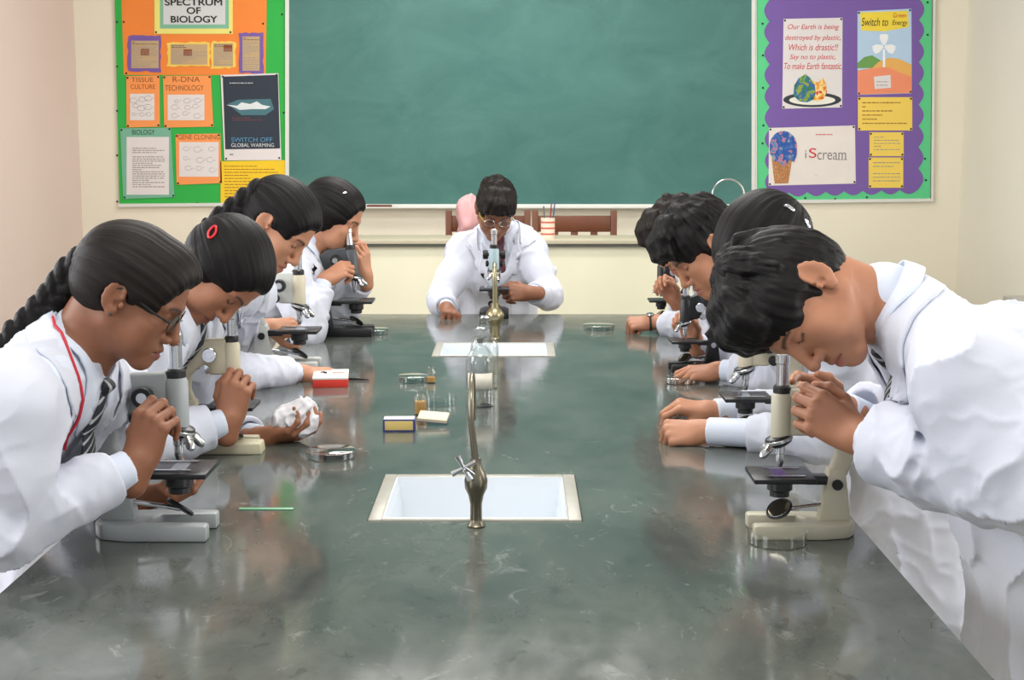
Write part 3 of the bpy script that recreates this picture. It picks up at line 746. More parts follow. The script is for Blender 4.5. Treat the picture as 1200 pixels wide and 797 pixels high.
def person(q):
    s = q.get('s', 1.0); N = V3(q['N']); SR, SL, ER, EL, WR, WL = (V3(q[k]) for k in ('SR', 'SL', 'ER', 'EL', 'WR', 'WL')); Pv = V3(q['P'])
    base = V3(Pv[0], Pv[1], 0.0)
    root = empty('person', base, q['label'], 'person', 'students at the laboratory bench')
    fr = Frame.look(q['head'], q['fwd'], q.get('up', (0, 0, 1)), q.get('hs', 1.0))
    Sm = (SR + SL) / 2; side = unit(SR - SL); axis = unit(N - Pv); front = unit(np.cross(axis, side)) * 1.0
    if front @ V3(q['front']) < 0: front = -front
    Ch = lerp(Pv, Sm, .70) - front * q.get('hunch', .02); W = lerp(Pv, Sm, .34) - front * .01
    h = q.get('h', .005); hands = []
    for sd, Wp, El in (('R', WR, ER), ('L', WL, EL)):
        hd = q['hand' + sd]; d = unit(hd[0]); z = unit(V3(hd[1]) - (V3(hd[1]) @ d) * d)
        hands.append((Frame(Wp, np.cross(d, z), d, z, s * q.get('hands', .97)), hd[2], sd == 'L'))
    # --- body: one skin surface, head to fingertips
    F = Field(); add_head(F, fr, q.get('male', False))
    F.cone(fr.pt((0, -.036, -.045)), N + (Sm - N) * .1, .051 * s, .055 * s, k=.03)
    F.cone(fr.pt((0, .01, -.06)), lerp(N, Sm, .2) + front * .02, .034 * s, .042 * s, k=.03)
    F.seg(Pv, Ch, side, (.12 * s, .09 * s), (.13 * s, .09 * s), k=.05); F.seg(Ch, Sm, side, (.13 * s, .09 * s), (.12 * s, .055 * s), k=.05)
    for S, E, Wp, (hf, pose, mir) in ((SR, ER, WR, hands[0]), (SL, EL, WL, hands[1])):
        F.cone(N, S, .05 * s, .045 * s, k=.03); F.cone(S, E, .042 * s, .034 * s, k=.03); F.cone(E, Wp, .034 * s, .0245 * s, k=.02)
        add_hand(F, hf, pose, mir)
    def at(v):
        d = {'nail': np.zeros(len(v))}; head_attrs(v, fr, d)
        for hf, pose, mir in hands: hand_attrs(v, hf, pose, mir, d)
        return d
    body = field_obj('body', F, q.get('hb', .0034), q['skin'], root, at)
    # --- shirt
    front_n = lambda u, w, v: N + axis * u + front * w + side * v
    T = Field(); T.seg(W, Ch, side, (.135 * s, .105 * s), (.15 * s, .108 * s), k=.05); T.seg(Ch, Sm, side, (.15 * s, .108 * s), (.13 * s, .068 * s), k=.05)
    nd = unit(fr.pt((0, -.03, -.05)) - N); cu = unit(axis * .45 + nd * .55)
    for S in (SR, SL): T.cone(N - cu * .01, S, .058 * s, .05 * s, k=.03)
    T.cone(N - cu * .03, N + cu * .028, .066 * s, .061 * s, k=.02)
    for E, Wp, cf in ((ER, WR, q.get('cuffR', .045)), (EL, WL, q.get('cuffL', .045))):
        d = unit(Wp - E); G = Field(); e = Wp - d * q.get('gap', .012); G.cone(Wp - d * (cf + .10), e + d * .03, .036 * s, .0335 * s)
        R = np.stack([unit(np.cross(d, (.3, .2, .9))), d, unit(np.cross(np.cross(d, (.3, .2, .9)), d))], 1)
        G.box(e + d * .05, (.1, .05, .1), rot=R, op='s', k=.005); sub(T, G, 0)
    field_obj('shirt', T, .006, M['shirt'], root)
    cf = np.cross(cu, side); cf = cf if cf @ front > 0 else -cf
    rows = []
    for a in np.linspace(-2.95, 2.95, 41):
        b = abs(a) / 2.95; dr = side * math.sin(a) * -1 + -cf * math.cos(a); tip = smooth01((b - .72) / .28)
        dr = dr; r0, r1 = (.063 + .004 * b) * s, (.082 + .020 * tip) * s
        top = N + cu * (.034 - .030 * b * b) * s + dr * r0; bot = N + cu * (.0 - .030 * b * b - .082 * tip) * s + dr * r1
        if b > .9: bot = bot + side * -math.copysign(.022 * (b - .9) / .1, a) * -1 * 0
        rows.append([top - cu * .004 - dr * .002, top + dr * .003, lerp(top, bot, .5) + dr * .006, bot])
    rows = np.array(rows); sh = rows.shape; fl = rows.reshape(-1, 3); dd = T(fl, .2); tgt = T.snap(fl, .0085, 5).astype(float); bad = dd < .0085; fl[bad] = tgt[bad]
    ribbon('shirt_collar', fl.reshape(sh), .0032, M['shirt'], root)
    # --- tie
    if q.get('tie', True):
        hang = q.get('hang', 0.0); nt = 15; t0 = N - cu * .030 * s + cf * .078 * s; cpts = []
        for i in range(nt):
            t = i / (nt - 1); a = t0 - axis * q.get('tielen', .30) * t * s + front * .03 * t; cpts.append(a)
        cpts = T.snap(np.array(cpts), .010).astype(float); drop = np.array([t0 + V3(0, 0, -q.get('tielen', .30) * s * i / (nt - 1)) for i in range(nt)])
        hw = np.linspace(0, 1, nt)[:, None]; cpts = lerp(cpts, drop, hang * smooth01(hw * 2))
        rows = []; uv = []
        for i in range(nt):
            t = i / (nt - 1); w = (.015 + .021 * smooth01(t * 1.3)) * s
            if i == 0: w = .018 * s
            rows.append([cpts[i] + side * w * j + front * (.004 * (1 - j * j)) for j in (-1, -.5, 0, .5, 1)]); uv += [(w * j, .30 * t, 0) for j in (-1, -.5, 0, .5, 1)]
        tie = ribbon('tie', rows, .004, q.get('tiemat', M['tie']), root, {'tiec': np.array(uv)})
        tk = cpts[0]; K = Field(); K.seg(tk + axis * .014, tk - axis * .018, side, (.020 * s, .013 * s), (.014 * s, .011 * s), endr=.008)
        field_obj('tie_knot', K, .003, q.get('tiemat', M['tie']), tie, lambda v: {'tiec': np.stack([(v - t0) @ side, (v - t0) @ axis, v[:, 2] * 0], 1)})
    # --- coat
    Kn = base + V3(q.get('skirt', (0, 0, 0))) + V3(0, 0, .46); b = q.get('bulk', 1.0) * s
    C0 = Field(); C0.seg(Kn, Pv, side, (.215 * b, .165 * b), (.180 * b, .140 * b), k=.05); C0.seg(Pv, W, side, (.180 * b, .140 * b), (.168 * b, .126 * b), k=.06)
    C0.seg(W, Ch, side, (.168 * b, .126 * b), (.180 * b, .128 * b), k=.06); C0.seg(Ch, Sm, side, (.180 * b, .128 * b), (.158 * b, .080 * b), k=.06)
    for S in (SR, SL): C0.cone(N - axis * .028 * s, S - axis * .012, .064 * s, .066 * b, k=.045)
    sl = q.get('sleeve', 1.0) * s
    for S, E, Wp, cf_ in ((SR, ER, WR, q.get('cuffR', .045)), (SL, EL, WL, q.get('cuffL', .045))):
        d = unit(Wp - E); e = Wp - d * cf_; L = np.linalg.norm(e - E)
        C0.cone(S - axis * .01, lerp(S, E, .55), .070 * sl, .064 * sl, k=.05); C0.cone(lerp(S, E, .5), E, .064 * sl, .058 * sl, k=.03)
        G = Field(); G.cone(E, e + d * .05, .058 * sl, .051 * sl)
        R = np.stack([unit(np.cross(d, (.3, .2, .9))), d, unit(np.cross(np.cross(d, (.3, .2, .9)), d))], 1)
        G.disp(sleeve_disp(e, d, L, 31 + int(abs(E[0]) * 100) % 17)); G.box(e + d * .08, (.12, .08, .12), rot=R, op='s', k=.004); G.cone(e - d * .012, e + d * .05, .0385 * sl, .0395 * sl, k=.004, op='s'); sub(C0, G, .022)
    fd_ = fold_disp(q.get('fold', .014), q.get('seed', 1)); cu_ = [(Wp - unit(Wp - E) * (cf_ + .01)).astype(F32) for E, Wp, cf_ in ((ER, WR, q.get('cuffR', .045)), (EL, WL, q.get('cuffL', .045)))]
    C0.disp(lambda p: fd_(p) * smooth01((np.minimum(*[np.linalg.norm(p - c, axis=1) for c in cu_]) - .055) / .08).astype(F32))
    C = Field(); C.ops = list(C0.ops)
    vd = q.get('vee', .26) * s
    def wedge(p):
        r = p - N.astype(F32); u = r @ axis.astype(F32); v = np.abs(r @ side.astype(F32)); w = r @ front.astype(F32)
        g = np.maximum(v - np.clip((u + vd) / vd * .086 * s, -.05, .086 * s), .012 - w)
        g = np.maximum(g, -(u + vd))
        neck = np.linalg.norm(np.cross(r, cu.astype(F32)), axis=1) - .072 * s; neck = np.maximum(neck, -(r @ cu.astype(F32)) - .012)
        return np.maximum(np.minimum(g, neck), .006 - T(p, .08))
    C.custom(wedge, N - .36, N + .2, .004, 's')
    C.slack = .014; coat = field_obj('lab_coat', C, h, M['coat'], root)
    # collar and lapels laid on the coat
    path = [(-vd, .11, .004), (-vd * .8, .11, .024), (-vd * .55, .11, .044), (-vd * .32, .10, .064), (-.055 * s, .085, .080), (-.015 * s, .06, .086), (.012, .02, .086), (.028, -.03, .074), (.034, -.06, .045), (.036, -.068, 0)]
    wid = [.006, .042, .066, .082, .070, .058, .056, .055, .054, .054]
    outd = [(0, 1), (.0, 1), (.05, 1), (.1, 1), (-.1, 1), (-.3, 1), (-.55, .75), (-.9, .45), (-1, .2), (-1, 0)]
    full = list(zip(path, wid, outd)); rows = []
    def rowset(sg, items):
        out = []
        for (u, w, v), wd_, (ou, ov) in items:
            a = front_n(u, w * s, v * sg * s); o = unit(axis * ou + side * ov * sg - front * .25 * ov)
            out.append([a + o * wd_ * s * t for t in (0, .2, .45, .75, 1)])
        return out
    def dens(items, n=4):
        r = []
        for i in range(len(items) - 1):
            for j in range(n):
                t = j / n; r.append(tuple(tuple(lerp(np.array(x, float), np.array(y, float), t)) if np.ndim(x) else lerp(x, y, t) for x, y in zip(items[i], items[i + 1])))
        return r + [items[-1]]
    items = dens(full); r1 = rowset(1, items); r2 = rowset(-1, items)[::-1]; rows = np.array(r1 + r2[1:])
    sh = rows.shape; sn = C0.snap(rows.reshape(-1, 3), .0038, 6).reshape(sh).astype(float)
    sn[:, 0] += np.array([cu * .004] * sh[0])
    ribbon('coat_collar', sn, .0045, M['coat'], root)
    # --- hair
    if q['hair'] == 'tied':
        H = hair_tied(fr, q.get('thick', .010), q.get('part', False), q.get('bun', 0), q.get('cover', False), q.get('hfront', 0))

        field_obj('hair', H, .0038, M[q.get('hairmat', 'hair')], root, strand_attr(fr, 'tied'))
    else:
        H = hair_short(fr, q['hair']); field_obj('hair', H, .0038, M[q.get('hairmat', 'hair')], root, strand_attr(fr, 'short'))
    if 'braid' in q:
        pts, r0, r1, n = q['braid']; pts = [fr.pt((0, -.095, .02))] + [V3(p) for p in pts]
        field_obj('braid', braid(pts, r0, r1, n), .0035, M['hair'], root, lambda v: {'strand': v * np.array([.6, 1, 3])})
    # --- trousers and shoes
    if q.get('legs', True):
        L = Field(); feet = []
        for sg in (-1, 1):
            hip = Pv + side * .085 * sg; an = V3(base[0], base[1], .10) + side * .10 * sg - V3(0, 0, 0); kn = lerp(hip, an, .5) + front * .03
            kn = lerp(hip, an, .5) + unit(V3(front[0], front[1], 0)) * .025
            L.cone(hip, kn, .085, .062, k=.03); L.cone(kn, an, .062, .05, k=.02); feet.append(an)
        field_obj('trousers', L, .012, M['trousers'], root)
        fd = unit(V3(front[0], front[1], 0)); sd_ = np.cross(fd, (0, 0, 1))
        for a in feet:
            Sh = Field(Frame(V3(a[0], a[1], 0), sd_, fd, (0, 0, 1)))
            Sh.cone((0, -.05, .045), (0, .14, .035), .042, .036); Sh.cone((0, -.02, .05), (0, -.015, .11), .042, .045, k=.02); Sh.box((0, .05, -.05), (.2, .3, .05), op='s', k=.004)
            field_obj('shoe', Sh, .01, M['shoe'], root)
    return root, fr, hands, dict(H=H, T=T, C0=C0, C=C, axis=axis, front=front, side=side, N=N, cu=cu)
# ------------------------------------------------------------------ the students
Q = {}
Q['front_girl'] = dict(label='girl in white lab coat with glasses and a long braid, nearest on the left side', s=1.0, hs=.95, hang=.7, tielen=.22, hfront=1,
    head=P(152, 348, 2.53), fwd=(.84, .02, -.54), N=P(86, 408, 2.55), SR=P(22, 470, 2.36), SL=P(128, 462, 2.78), ER=P(2, 618, 2.36), EL=P(95, 590, 2.95),
    WR=P(160, 545, 2.50), WL=P(150, 590, 2.82), P=(-1.16, 2.58, .84), front=(1, 0, 0), hunch=.03, vee=.27,
    handR=((.30, .12, .95), (-.35, -.95, .1), 'grip'), handL=((.95, -.05, .20), (-.2, -.6, -.8), 'cup'),
    skin=M['skin_c'], hair='tied', hairmat='hair_brown', thick=.012, bun=1, seed=11, fold=.016,
    braid=([P(84, 322, 2.54), P(66, 345, 2.54), P(42, 370, 2.53), P(18, 392, 2.52), P(-6, 425, 2.5)], .028, .018, 19), hb=.0032, h=.0048)
Q['clip_girl'] = dict(label='girl with a red hair clip, in white coat, holding crumpled white cloth', s=1.0, hs=1.0, hang=.5, tielen=.22,
    head=P(257, 318, 3.38), fwd=(.34, -.22, -.91), up=(.94, 0, .34), N=P(205, 345, 3.42), SR=P(172, 395, 3.25), SL=P(238, 385, 3.62), ER=P(165, 522, 3.24), EL=P(215, 500, 3.72),
    WR=P(268, 494, 3.34), WL=P(306, 514, 3.50), P=(-1.16, 3.45, .85), front=(1, 0, 0), hunch=.04,
    handR=((.22, .05, .97), (-.1, -1, .1), 'grip'), handL=((1, -.12, .12), (.1, -.45, -.85), 'cup'),
    skin=M['skin_a'], hair='tied', thick=.012, cover=True, bun=1, seed=21, hb=.0036, h=.006)
Q['braid_girl'] = dict(label='girl with a thick braid and bare ear, forearm lying beside the red box', s=1.0, hs=1.03, hang=.5, tielen=.22,
    head=P(323, 266, 4.12), fwd=(.66, -.20, -.72), up=(.7, 0, .7), N=P(264, 300, 4.16), SR=P(240, 345, 3.95), SL=P(290, 340, 4.36), ER=P(255, 440, 4.2), EL=P(268, 400, 4.66),
    WR=P(352, 437, 4.42), WL=P(314, 384, 4.76), P=(-1.22, 4.2, .85), front=(1, 0, 0), hunch=.04,
    handR=((1, .06, -.04), (.05, -.35, .94), 'loose'), handL=((1, 0, .05), (0, -.8, .6), 'grip'),
    skin=M['skin_b'], hair='tied', thick=.014, bun=1, seed=31, hb=.004, h=.006,
    braid=([P(300, 228, 4.1), P(284, 238, 4.1), P(268, 249, 4.1), P(252, 258, 4.1), P(238, 275, 4.1)], .034, .020, 12))
Q['far_girl'] = dict(label='girl in white lab coat farthest on the left side, both hands at the eyepiece', s=1.0, hs=1.08,
    head=P(389, 255, 5.50), fwd=(.85, -.12, -.48), N=P(357, 288, 5.5), SR=P(340, 325, 5.28), SL=P(383, 318, 5.70), ER=P(360, 390, 5.25), EL=P(392, 376, 5.85),
    WR=P(380, 328, 5.38), WL=P(429, 324, 5.70), P=(-1.12, 5.52, .85), front=(1, 0, 0), hunch=.03,
    handR=((.85, .15, .52), (-.3, -.75, .5), 'grip'), handL=((-.05, -.1, .97), (.85, -.5, .1), 'loose'),
    skin=M['skin_b'], hair='tied', thick=.013, cover=True, bun=1, seed=41, hb=.0042, h=.007)
Q['end_student'] = dict(label='student in white lab coat and red tie seated at the far end facing the camera', s=1.02, hs=1.0, male=True,
    head=P(580, 246, 6.30), fwd=(.10, -.78, -.62), up=(.15, -.6, .8), N=P(584, 268, 6.44), SR=P(545, 292, 6.42), SL=P(621, 290, 6.42), ER=P(517, 352, 6.25), EL=P(642, 345, 6.25),
    WR=P(524, 362, 6.02), WL=P(622, 343, 6.05), P=(-.09, 6.55, .78), front=(0, -1, 0), hunch=.0, vee=.2, tiemat=M['tie_red'], bulk=.95, sleeve=.90,
    handR=((.30, -.95, -.10), (.2, .1, .97), 'fist'), handL=((-1, -.15, .05), (-.1, -.9, .4), 'grip'),
    skin=M['skin_c'], hair=3, hairmat='hair_brown', seed=51, hb=.0042, h=.007)
Q['front_boy'] = dict(label='boy in white lab coat with a floppy fringe and striped tie, nearest on the right', s=1.04, hs=1.05, male=True,
    head=P(942, 351, 2.47), fwd=(-.15, -.46, -.87), up=(-.985, 0, .17), N=P(1050, 360, 2.50), SR=P(1088, 415, 2.74), SL=P(1142, 445, 2.26), ER=P(1110, 540, 2.92), EL=P(1215, 566, 2.20),
    WR=P(985, 478, 2.80), WL=P(1006, 512, 2.46), P=(1.0, 2.52, .86), front=(-1, 0, -.4), hunch=.07, hang=.8, vee=.25, tielen=.16,
    handL=((-.86, .10, .50), (.1, -1, .15), 'grip'), handR=((-.9, -.15, .45), (-.2, .8, .5), 'point'),
    skin=M['skin_d'], hair=1, seed=61, fold=.017, hb=.0032, h=.0048, bulk=1.08, sleeve=1.36)
Q['clip_boyside'] = dict(label='girl in white lab coat behind the nearest boy, pale clips in her hair, face hidden', s=1.0, hs=1.06,
    head=P(905, 296, 3.42), fwd=(-.45, -.05, -.85), up=(-.85, 0, .45), N=P(962, 330, 3.45), SR=P(980, 375, 3.68), SL=P(985, 375, 3.2), ER=P(945, 482, 3.82), EL=P(985, 512, 3.36),
    WR=P(832, 482, 3.76), WL=P(824, 505, 3.48), P=(.98, 3.45, .85), front=(-1, 0, 0), hunch=.04, cuffL=.115, cuffR=.06,
    handL=((-1, .02, -.03), (0, -.65, .75), 'fist'), handR=((-.93, -.05, .25), (.15, -.25, .95), 'pinch'),
    skin=M['skin_b'], hair='tied', thick=.014, cover=True, bun=1, seed=71, hb=.0038, h=.006)
Q['mid_boy'] = dict(label='boy in white coat looking into the black microscope, third on the right', s=1.0, hs=1.10, male=True,
    head=P(829, 292, 4.28), fwd=(-.70, -.12, -.68), up=(-.7, 0, .7), N=P(878, 318, 4.3), SR=P(890, 360, 4.52), SL=P(905, 365, 4.1), ER=P(890, 440, 4.85), EL=P(940, 440, 4.25),
    WR=P(814, 400, 4.76), WL=P(842, 434, 4.38), P=(.98, 4.35, .85), front=(-1, 0, 0), hunch=.04,
    handL=((-1, .0, -.06), (0, -.35, .93), 'loose'), handR=((-.30, -.05, .95), (.6, .8, .1), 'grip'),
    skin=M['skin_d'], hair=2, seed=81, hb=.0038, h=.006)
Q['far_boy'] = dict(label='student in white lab coat farthest on the right with a wristwatch, face mostly hidden', s=1.0, hs=1.06, male=True,
    head=P(800, 279, 5.25), fwd=(-.75, -.12, -.64), N=P(826, 296, 5.28), SR=P(838, 330, 5.5), SL=P(845, 335, 5.1), ER=P(820, 385, 5.8), EL=P(850, 392, 5.3),
    WR=P(792, 352, 5.62), WL=P(765, 377, 5.50), P=(.98, 5.35, .85), front=(-1, 0, 0), hunch=.04, cuffL=.055, gap=.036,
    handL=((-1, .05, -.05), (0, -.5, .85), 'fist'), handR=((-.5, -.05, .85), (.5, .8, .1), 'grip'),
    skin=M['skin_d'], hair=2, hairmat='hair_brown', seed=91, hb=.0042, h=.007)
import time as _t; _t0 = _t.time()
PEOPLE = {k: person(q) for k, q in Q.items()}
print('people', _t.time() - _t0)
# ------------------------------------------------------------------ things on the bench
def lobj(mb, name, m, parent, **k):
    """a part given in its thing's own coordinates"""
    o = mb.build(name, m, None, **k); o.parent = parent; return o
def lfield(name, F, h, m, parent):
    o = field_obj(name, F, h, m); o.parent = parent; return o
rot2 = lambda p, c, a: (c[0] + (p[0] - c[0]) * math.cos(a) - (p[1] - c[1]) * math.sin(a), c[1] + (p[0] - c[0]) * math.sin(a) + (p[1] - c[1]) * math.cos(a))
def arcpts(cx, cz, r, a0, a1, n=14): return [(cx + r * math.cos(a), cz + r * math.sin(a)) for a in np.linspace(math.radians(a0), math.radians(a1), n)]
enam = lambda n, c: mat(n, srgb(*c), .38, var=.04, scale=20)
GREY, CREAM, WHITE, BEIGE = enam('grey_enamel', (158, 164, 166)), enam('cream_enamel', (198, 190, 166)), enam('pale_grey_enamel', (196, 198, 194)), enam('beige_enamel', (190, 184, 162))
DARK, BLUE = enam('dark_grey_enamel', (62, 66, 70)), enam('pale_blue_enamel', (158, 180, 188))
M['mirror'] = mat('mirror_glass', srgb(225, 215, 195), .08, 1.0)
def microscope(loc, yaw, s, label, body, tube, knob, style='pillar', tilt=0, base=None):
    """stands at loc, its arm on the side its yaw points to"""
    t = empty('microscope', (loc[0], loc[1], TABLE_Z), label, 'microscope', 'microscopes on the bench')
    t.rotation_euler = (0, 0, yaw); t.scale = (s, s, s); base = base or body
    Y = lambda q: (q[0], q[2], q[1])                        # outline in X/Z, depth along Y
    th = math.radians(tilt); hinge = (.112, .125)
    def U(q): a = rot2((q[0], q[1]), hinge, -th); return (a[0], q[2], a[1])
    def up(x, z): a = rot2((x, z), hinge, -th); return np.array([a[0], 0, a[1]])
    axis = V3(math.sin(th), 0, math.cos(th))
    b = MB()                                                 # horseshoe foot
    out = [(-.060, -.062), (-.060, -.030), (.040, -.026), (.052, 0), (.040, .026), (-.060, .030), (-.060, .062), (.085, .062), (.135, .048), (.152, .020), (.152, -.020), (.135, -.048), (.085, -.062)]
    b.prism(out, 0.0, .030, lambda q: q); lobj(b, 'foot', base, t, bevel=.005)
    b = MB().prism([(.078, .028), (.145, .028), (.138, .085), (.130, .138), (.096, .138), (.090, .085)], -.018, .018, Y); pil = lobj(b, 'pillar', body, t, bevel=.005)
    for sy in (-1, 1):
        lobj(MB().lathe([(.001, .005), (.011, .005), (.011, 0), (.0, 0)][::-1], (.114, sy * .018, .105), (0, sy, 0), 18), 'hinge_screw', M['steel'] if style == 'curve' else knob, pil, smooth=True)
    if style == 'curve':
        arm = arcpts(.035, .205, .105, -52, 78) + arcpts(.035, .205, .072, 78, -52)
        arm = [(x, z) for x, z in arm] ; MBa = MB().prism(arm, -.014, .014, U); MBa.prism([(.012, .205), (.012, .30), (.055, .315), (.075, .285), (.06, .215)], -.016, .016, U)
    else:
        arm = [(.094, .120), (.134, .120), (.150, .165), (.148, .225), (.122, .275), (.085, .300), (.012, .302), (.012, .205), (.055, .205), (.088, .222), (.108, .205), (.112, .165)]
        MBa = MB().prism(arm, -.015, .015, U)
    lobj(MBa, 'arm', body, t, bevel=.006, seg=3)
    rings = [(.0195, .200), (.0215, .202), (.0215, .285), (.0175, .293)]
    lobj(MB().lathe([(r, z - .2) for r, z in rings], up(0, .2), axis, 28), 'body_tube', tube, t, smooth=True)
    lobj(MB().lathe([(.0165, 0), (.0185, .002), (.0185, .014), (.0150, .018)], up(0, .291), axis, 24), 'tube_collar', M['black'], t, smooth=True)
    ey = lobj(MB().lathe([(.0125, 0), (.0125, .046), (.0150, .048), (.0150, .066), (.0118, .069)], up(0, .306), axis, 24), 'eyepiece', M['steel'], t, smooth=True)
    lobj(MB().lathe([(.0, .0), (.009, 0), (.009, .0008), (0, .0008)], up(0, .3751), axis, 16), 'eye_lens', M['black'], ey)
    na = unit(axis + V3(-.32, 0, 0))
    no = lobj(MB().lathe([(.012, .014), (.026, .010), (.029, .002), (.026, -.006), (.014, -.012), (.0, -.013)][::-1], up(-.004, .193), na, 28), 'nosepiece', M['black'], t, smooth=True)
    lobj(MB().lathe([(.0272, -.003), (.0298, -.001), (.0298, .004), (.0272, .006)], up(-.004, .193), na, 28), 'nosepiece_ring', M['steel'], no, smooth=True)
    for dx, dy, ln, d in ((.003, 0, .044, (0, 0, -1)), (-.020, -.010, .030, (-.62, -.30, -.72)), (-.016, .014, .026, (-.45, .45, -.77))):
        c = up(-.004, .193) + V3(dx, dy, -.010); d = unit(V3(d) - (axis - V3(0, 0, 1)))
        lobj(MB().lathe([(.0100, 0), (.0100, ln * .35), (.0085, ln * .38), (.0085, ln * .75), (.0050, ln)], c, d, 18), 'objective', M['steel'], t, smooth=True)
    sg = MB().box((-.062, -.062, .116), (.064, .062, .126)).box((.05, -.016, .104), (.10, .016, .122)); st = lobj(sg, 'stage', M['black'], t, bevel=.002)
    lobj(MB().box((-.018, -.038, .1262), (.010, .038, .1274)), 'glass_slide', M['glass'], t)
    for sy in (-1, 1): lobj(MB().box((-.03, sy * .036 - .004, .1276), (.045, sy * .036 + .004, .1288)), 'stage_clip', M['steel'], st)
    lobj(MB().lathe([(.024, .116), (.026, .108), (.026, .092), (.020, .088), (.020, .078), (.012, .076)][::-1], (0, 0, 0), (0, 0, 1), 24), 'condenser', M['black'], t, smooth=True)
    ma = unit((-.45, -.35, .75)); mc = V3(.0, 0, .050)
    mi = lobj(MB().lathe([(.0, -.004), (.026, -.004), (.029, 0), (.026, .004), (.023, .003)], mc, ma, 28, cap=False), 'mirror_cell', M['black'], t, smooth=True)
    lobj(MB().lathe([(.0, .0022), (.0235, .0022), (.0235, .003), (0, .003)], mc, ma, 28), 'mirror', M['mirror'], mi)
    lobj(MB().tube([(.0, 0, .046), (.03, 0, .052), (.09, 0, .060)], .004), 'mirror_arm', M['steel'], mi)
    for sy in (-1, 1):
        c = up(.052, .262); c[1] = sy * .014
        k = lobj(MB().lathe([(.006, 0), (.006, .012), (.0185, .013), (.0195, .018), (.0195, .030), (.0175, .034), (.0, .034)], c, (0, sy, 0), 24), 'coarse_focus_knob', knob, t, smooth=True)
        c2 = c + V3(0, sy * .0342, 0); lobj(MB().lathe([(.0, .0008), (.0095, .0008), (.0105, -.001), (0, -.001)][::-1], c2, (0, sy, 0), 20), 'knob_cap', M['steel'], k, smooth=True)
        c = up(.066, .222); c[1] = sy * .014
        lobj(MB().lathe([(.005, 0), (.005, .010), (.0125, .011), (.0130, .016), (.0130, .022), (.0, .024)], c, (0, sy, 0), 22), 'fine_focus_knob', knob, t, smooth=True)
    return t
def spot(px, py, Y): p = P(px, py, Y); return (p[0], Y)
MIC = [
    (spot(208, 500, 2.68), math.pi, 1.03, 'grey microscope of the nearest girl on the left, largest of the left row', GREY, GREY, M['rubber'], 'pillar', 0, None),
    (spot(272, 420, 3.42), math.pi, .90, 'cream microscope of the girl with the red hair clip', CREAM, CREAM, M['steel'], 'pillar', 0, None),
    (spot(350, 350, 4.64), math.pi, 1.05, 'pale grey microscope with black knobs beside the red box', WHITE, CREAM, M['rubber'], 'pillar', 0, None),
    (spot(417, 330, 5.46), math.pi, 1.07, 'dark grey tilted microscope farthest on the left side', DARK, DARK, M['rubber'], 'pillar', 6, M['black']),
    (spot(579, 320, 6.00), R90, .98, 'pale blue microscope at the far end, behind the brass tap', BLUE, BLUE, M['rubber'], 'pillar', 0, M['black']),
    (spot(915, 520, 2.69), 0.0, .925, 'beige microscope under the nearest boy on the right', BEIGE, BEIGE, M['rubber'], 'pillar', 0, None),
    (spot(874, 450, 3.52), 0.0, .93, 'cream microscope half hidden behind the nearest boy', CREAM, CREAM, M['rubber'], 'pillar', 0, None),
    (spot(803, 380, 4.62), 0.05, .79, 'black microscope with a curved arm, in front of the boy third on the right', M['black'], M['black'], M['steel'], 'curve', 0, None),
    (spot(775, 340, 5.75), 0.0, .82, 'black microscope farthest on the right, by the hand with the watch', M['black'], M['black'], M['steel'], 'curve', 0, None)]
for (x, y), yaw, s, lab, *r in MIC: microscope((x, y), yaw, s, lab, *r)

def petri(px, py, wpx, label, lid=True, tall=1.0):
    c = PT(px, py); sc = FPX / (c[1] * .99 + .1); r = wpx / sc / 2; h = .016 * tall
    t = empty('petri_dish', c, label, 'petri dish', 'petri dishes on the bench'); w = .0016
    lobj(MB().lathe([(0, 0), (r - .003, 0), (r - .001, .002), (r - .001, h), (r - .001 - w, h), (r - .001 - w, .0022), (0, .0022)], n=40, cap=False), 'dish', M['glass'], t, smooth=True)
    if lid: lobj(MB().lathe([(0, h + .003), (r + .001, h + .003), (r + .003, h + .0015), (r + .003, .005), (r + .003 - w, .005), (r + .003 - w, h + .0012), (0, h + .0012)], n=40, cap=False), 'lid', M['glass'], t, smooth=True)
    return t
petri(388, 536, 56, 'glass petri dish below the hand holding white cloth')
petri(438, 391, 34, 'small glass petri dish beside the farthest microscope on the left')
petri(484, 447, 34, 'flat glass petri dish beside the small back vial')
petri(515, 474, 40, 'deep glass petri dish beside the amber vial', False, 1.6)
petri(702, 386, 36, 'lone glass petri dish on the right half of the bench, past the sinks')
petri(911, 636, 70, 'glass petri dish in front of the beige microscope', False, 1.5)
petri(806, 492, 46, 'glass petri dish under the fingers of the hidden girl', True)
petri(797, 449, 34, 'glass petri dish by the third hand on the right', True)
sl = PT(448, 396); tag(MB().box((-.038, -.013, 0), (.038, .013, .0013)).build('glass_slide', M['glass'], origin=(sl[0], sl[1], TABLE_Z)), 'thin glass slide lying in front of the small far petri dish', 'glass slide').location = (sl[0], sl[1], TABLE_Z)
for o in [bpy.data.objects['glass_slide']] if False else []: pass

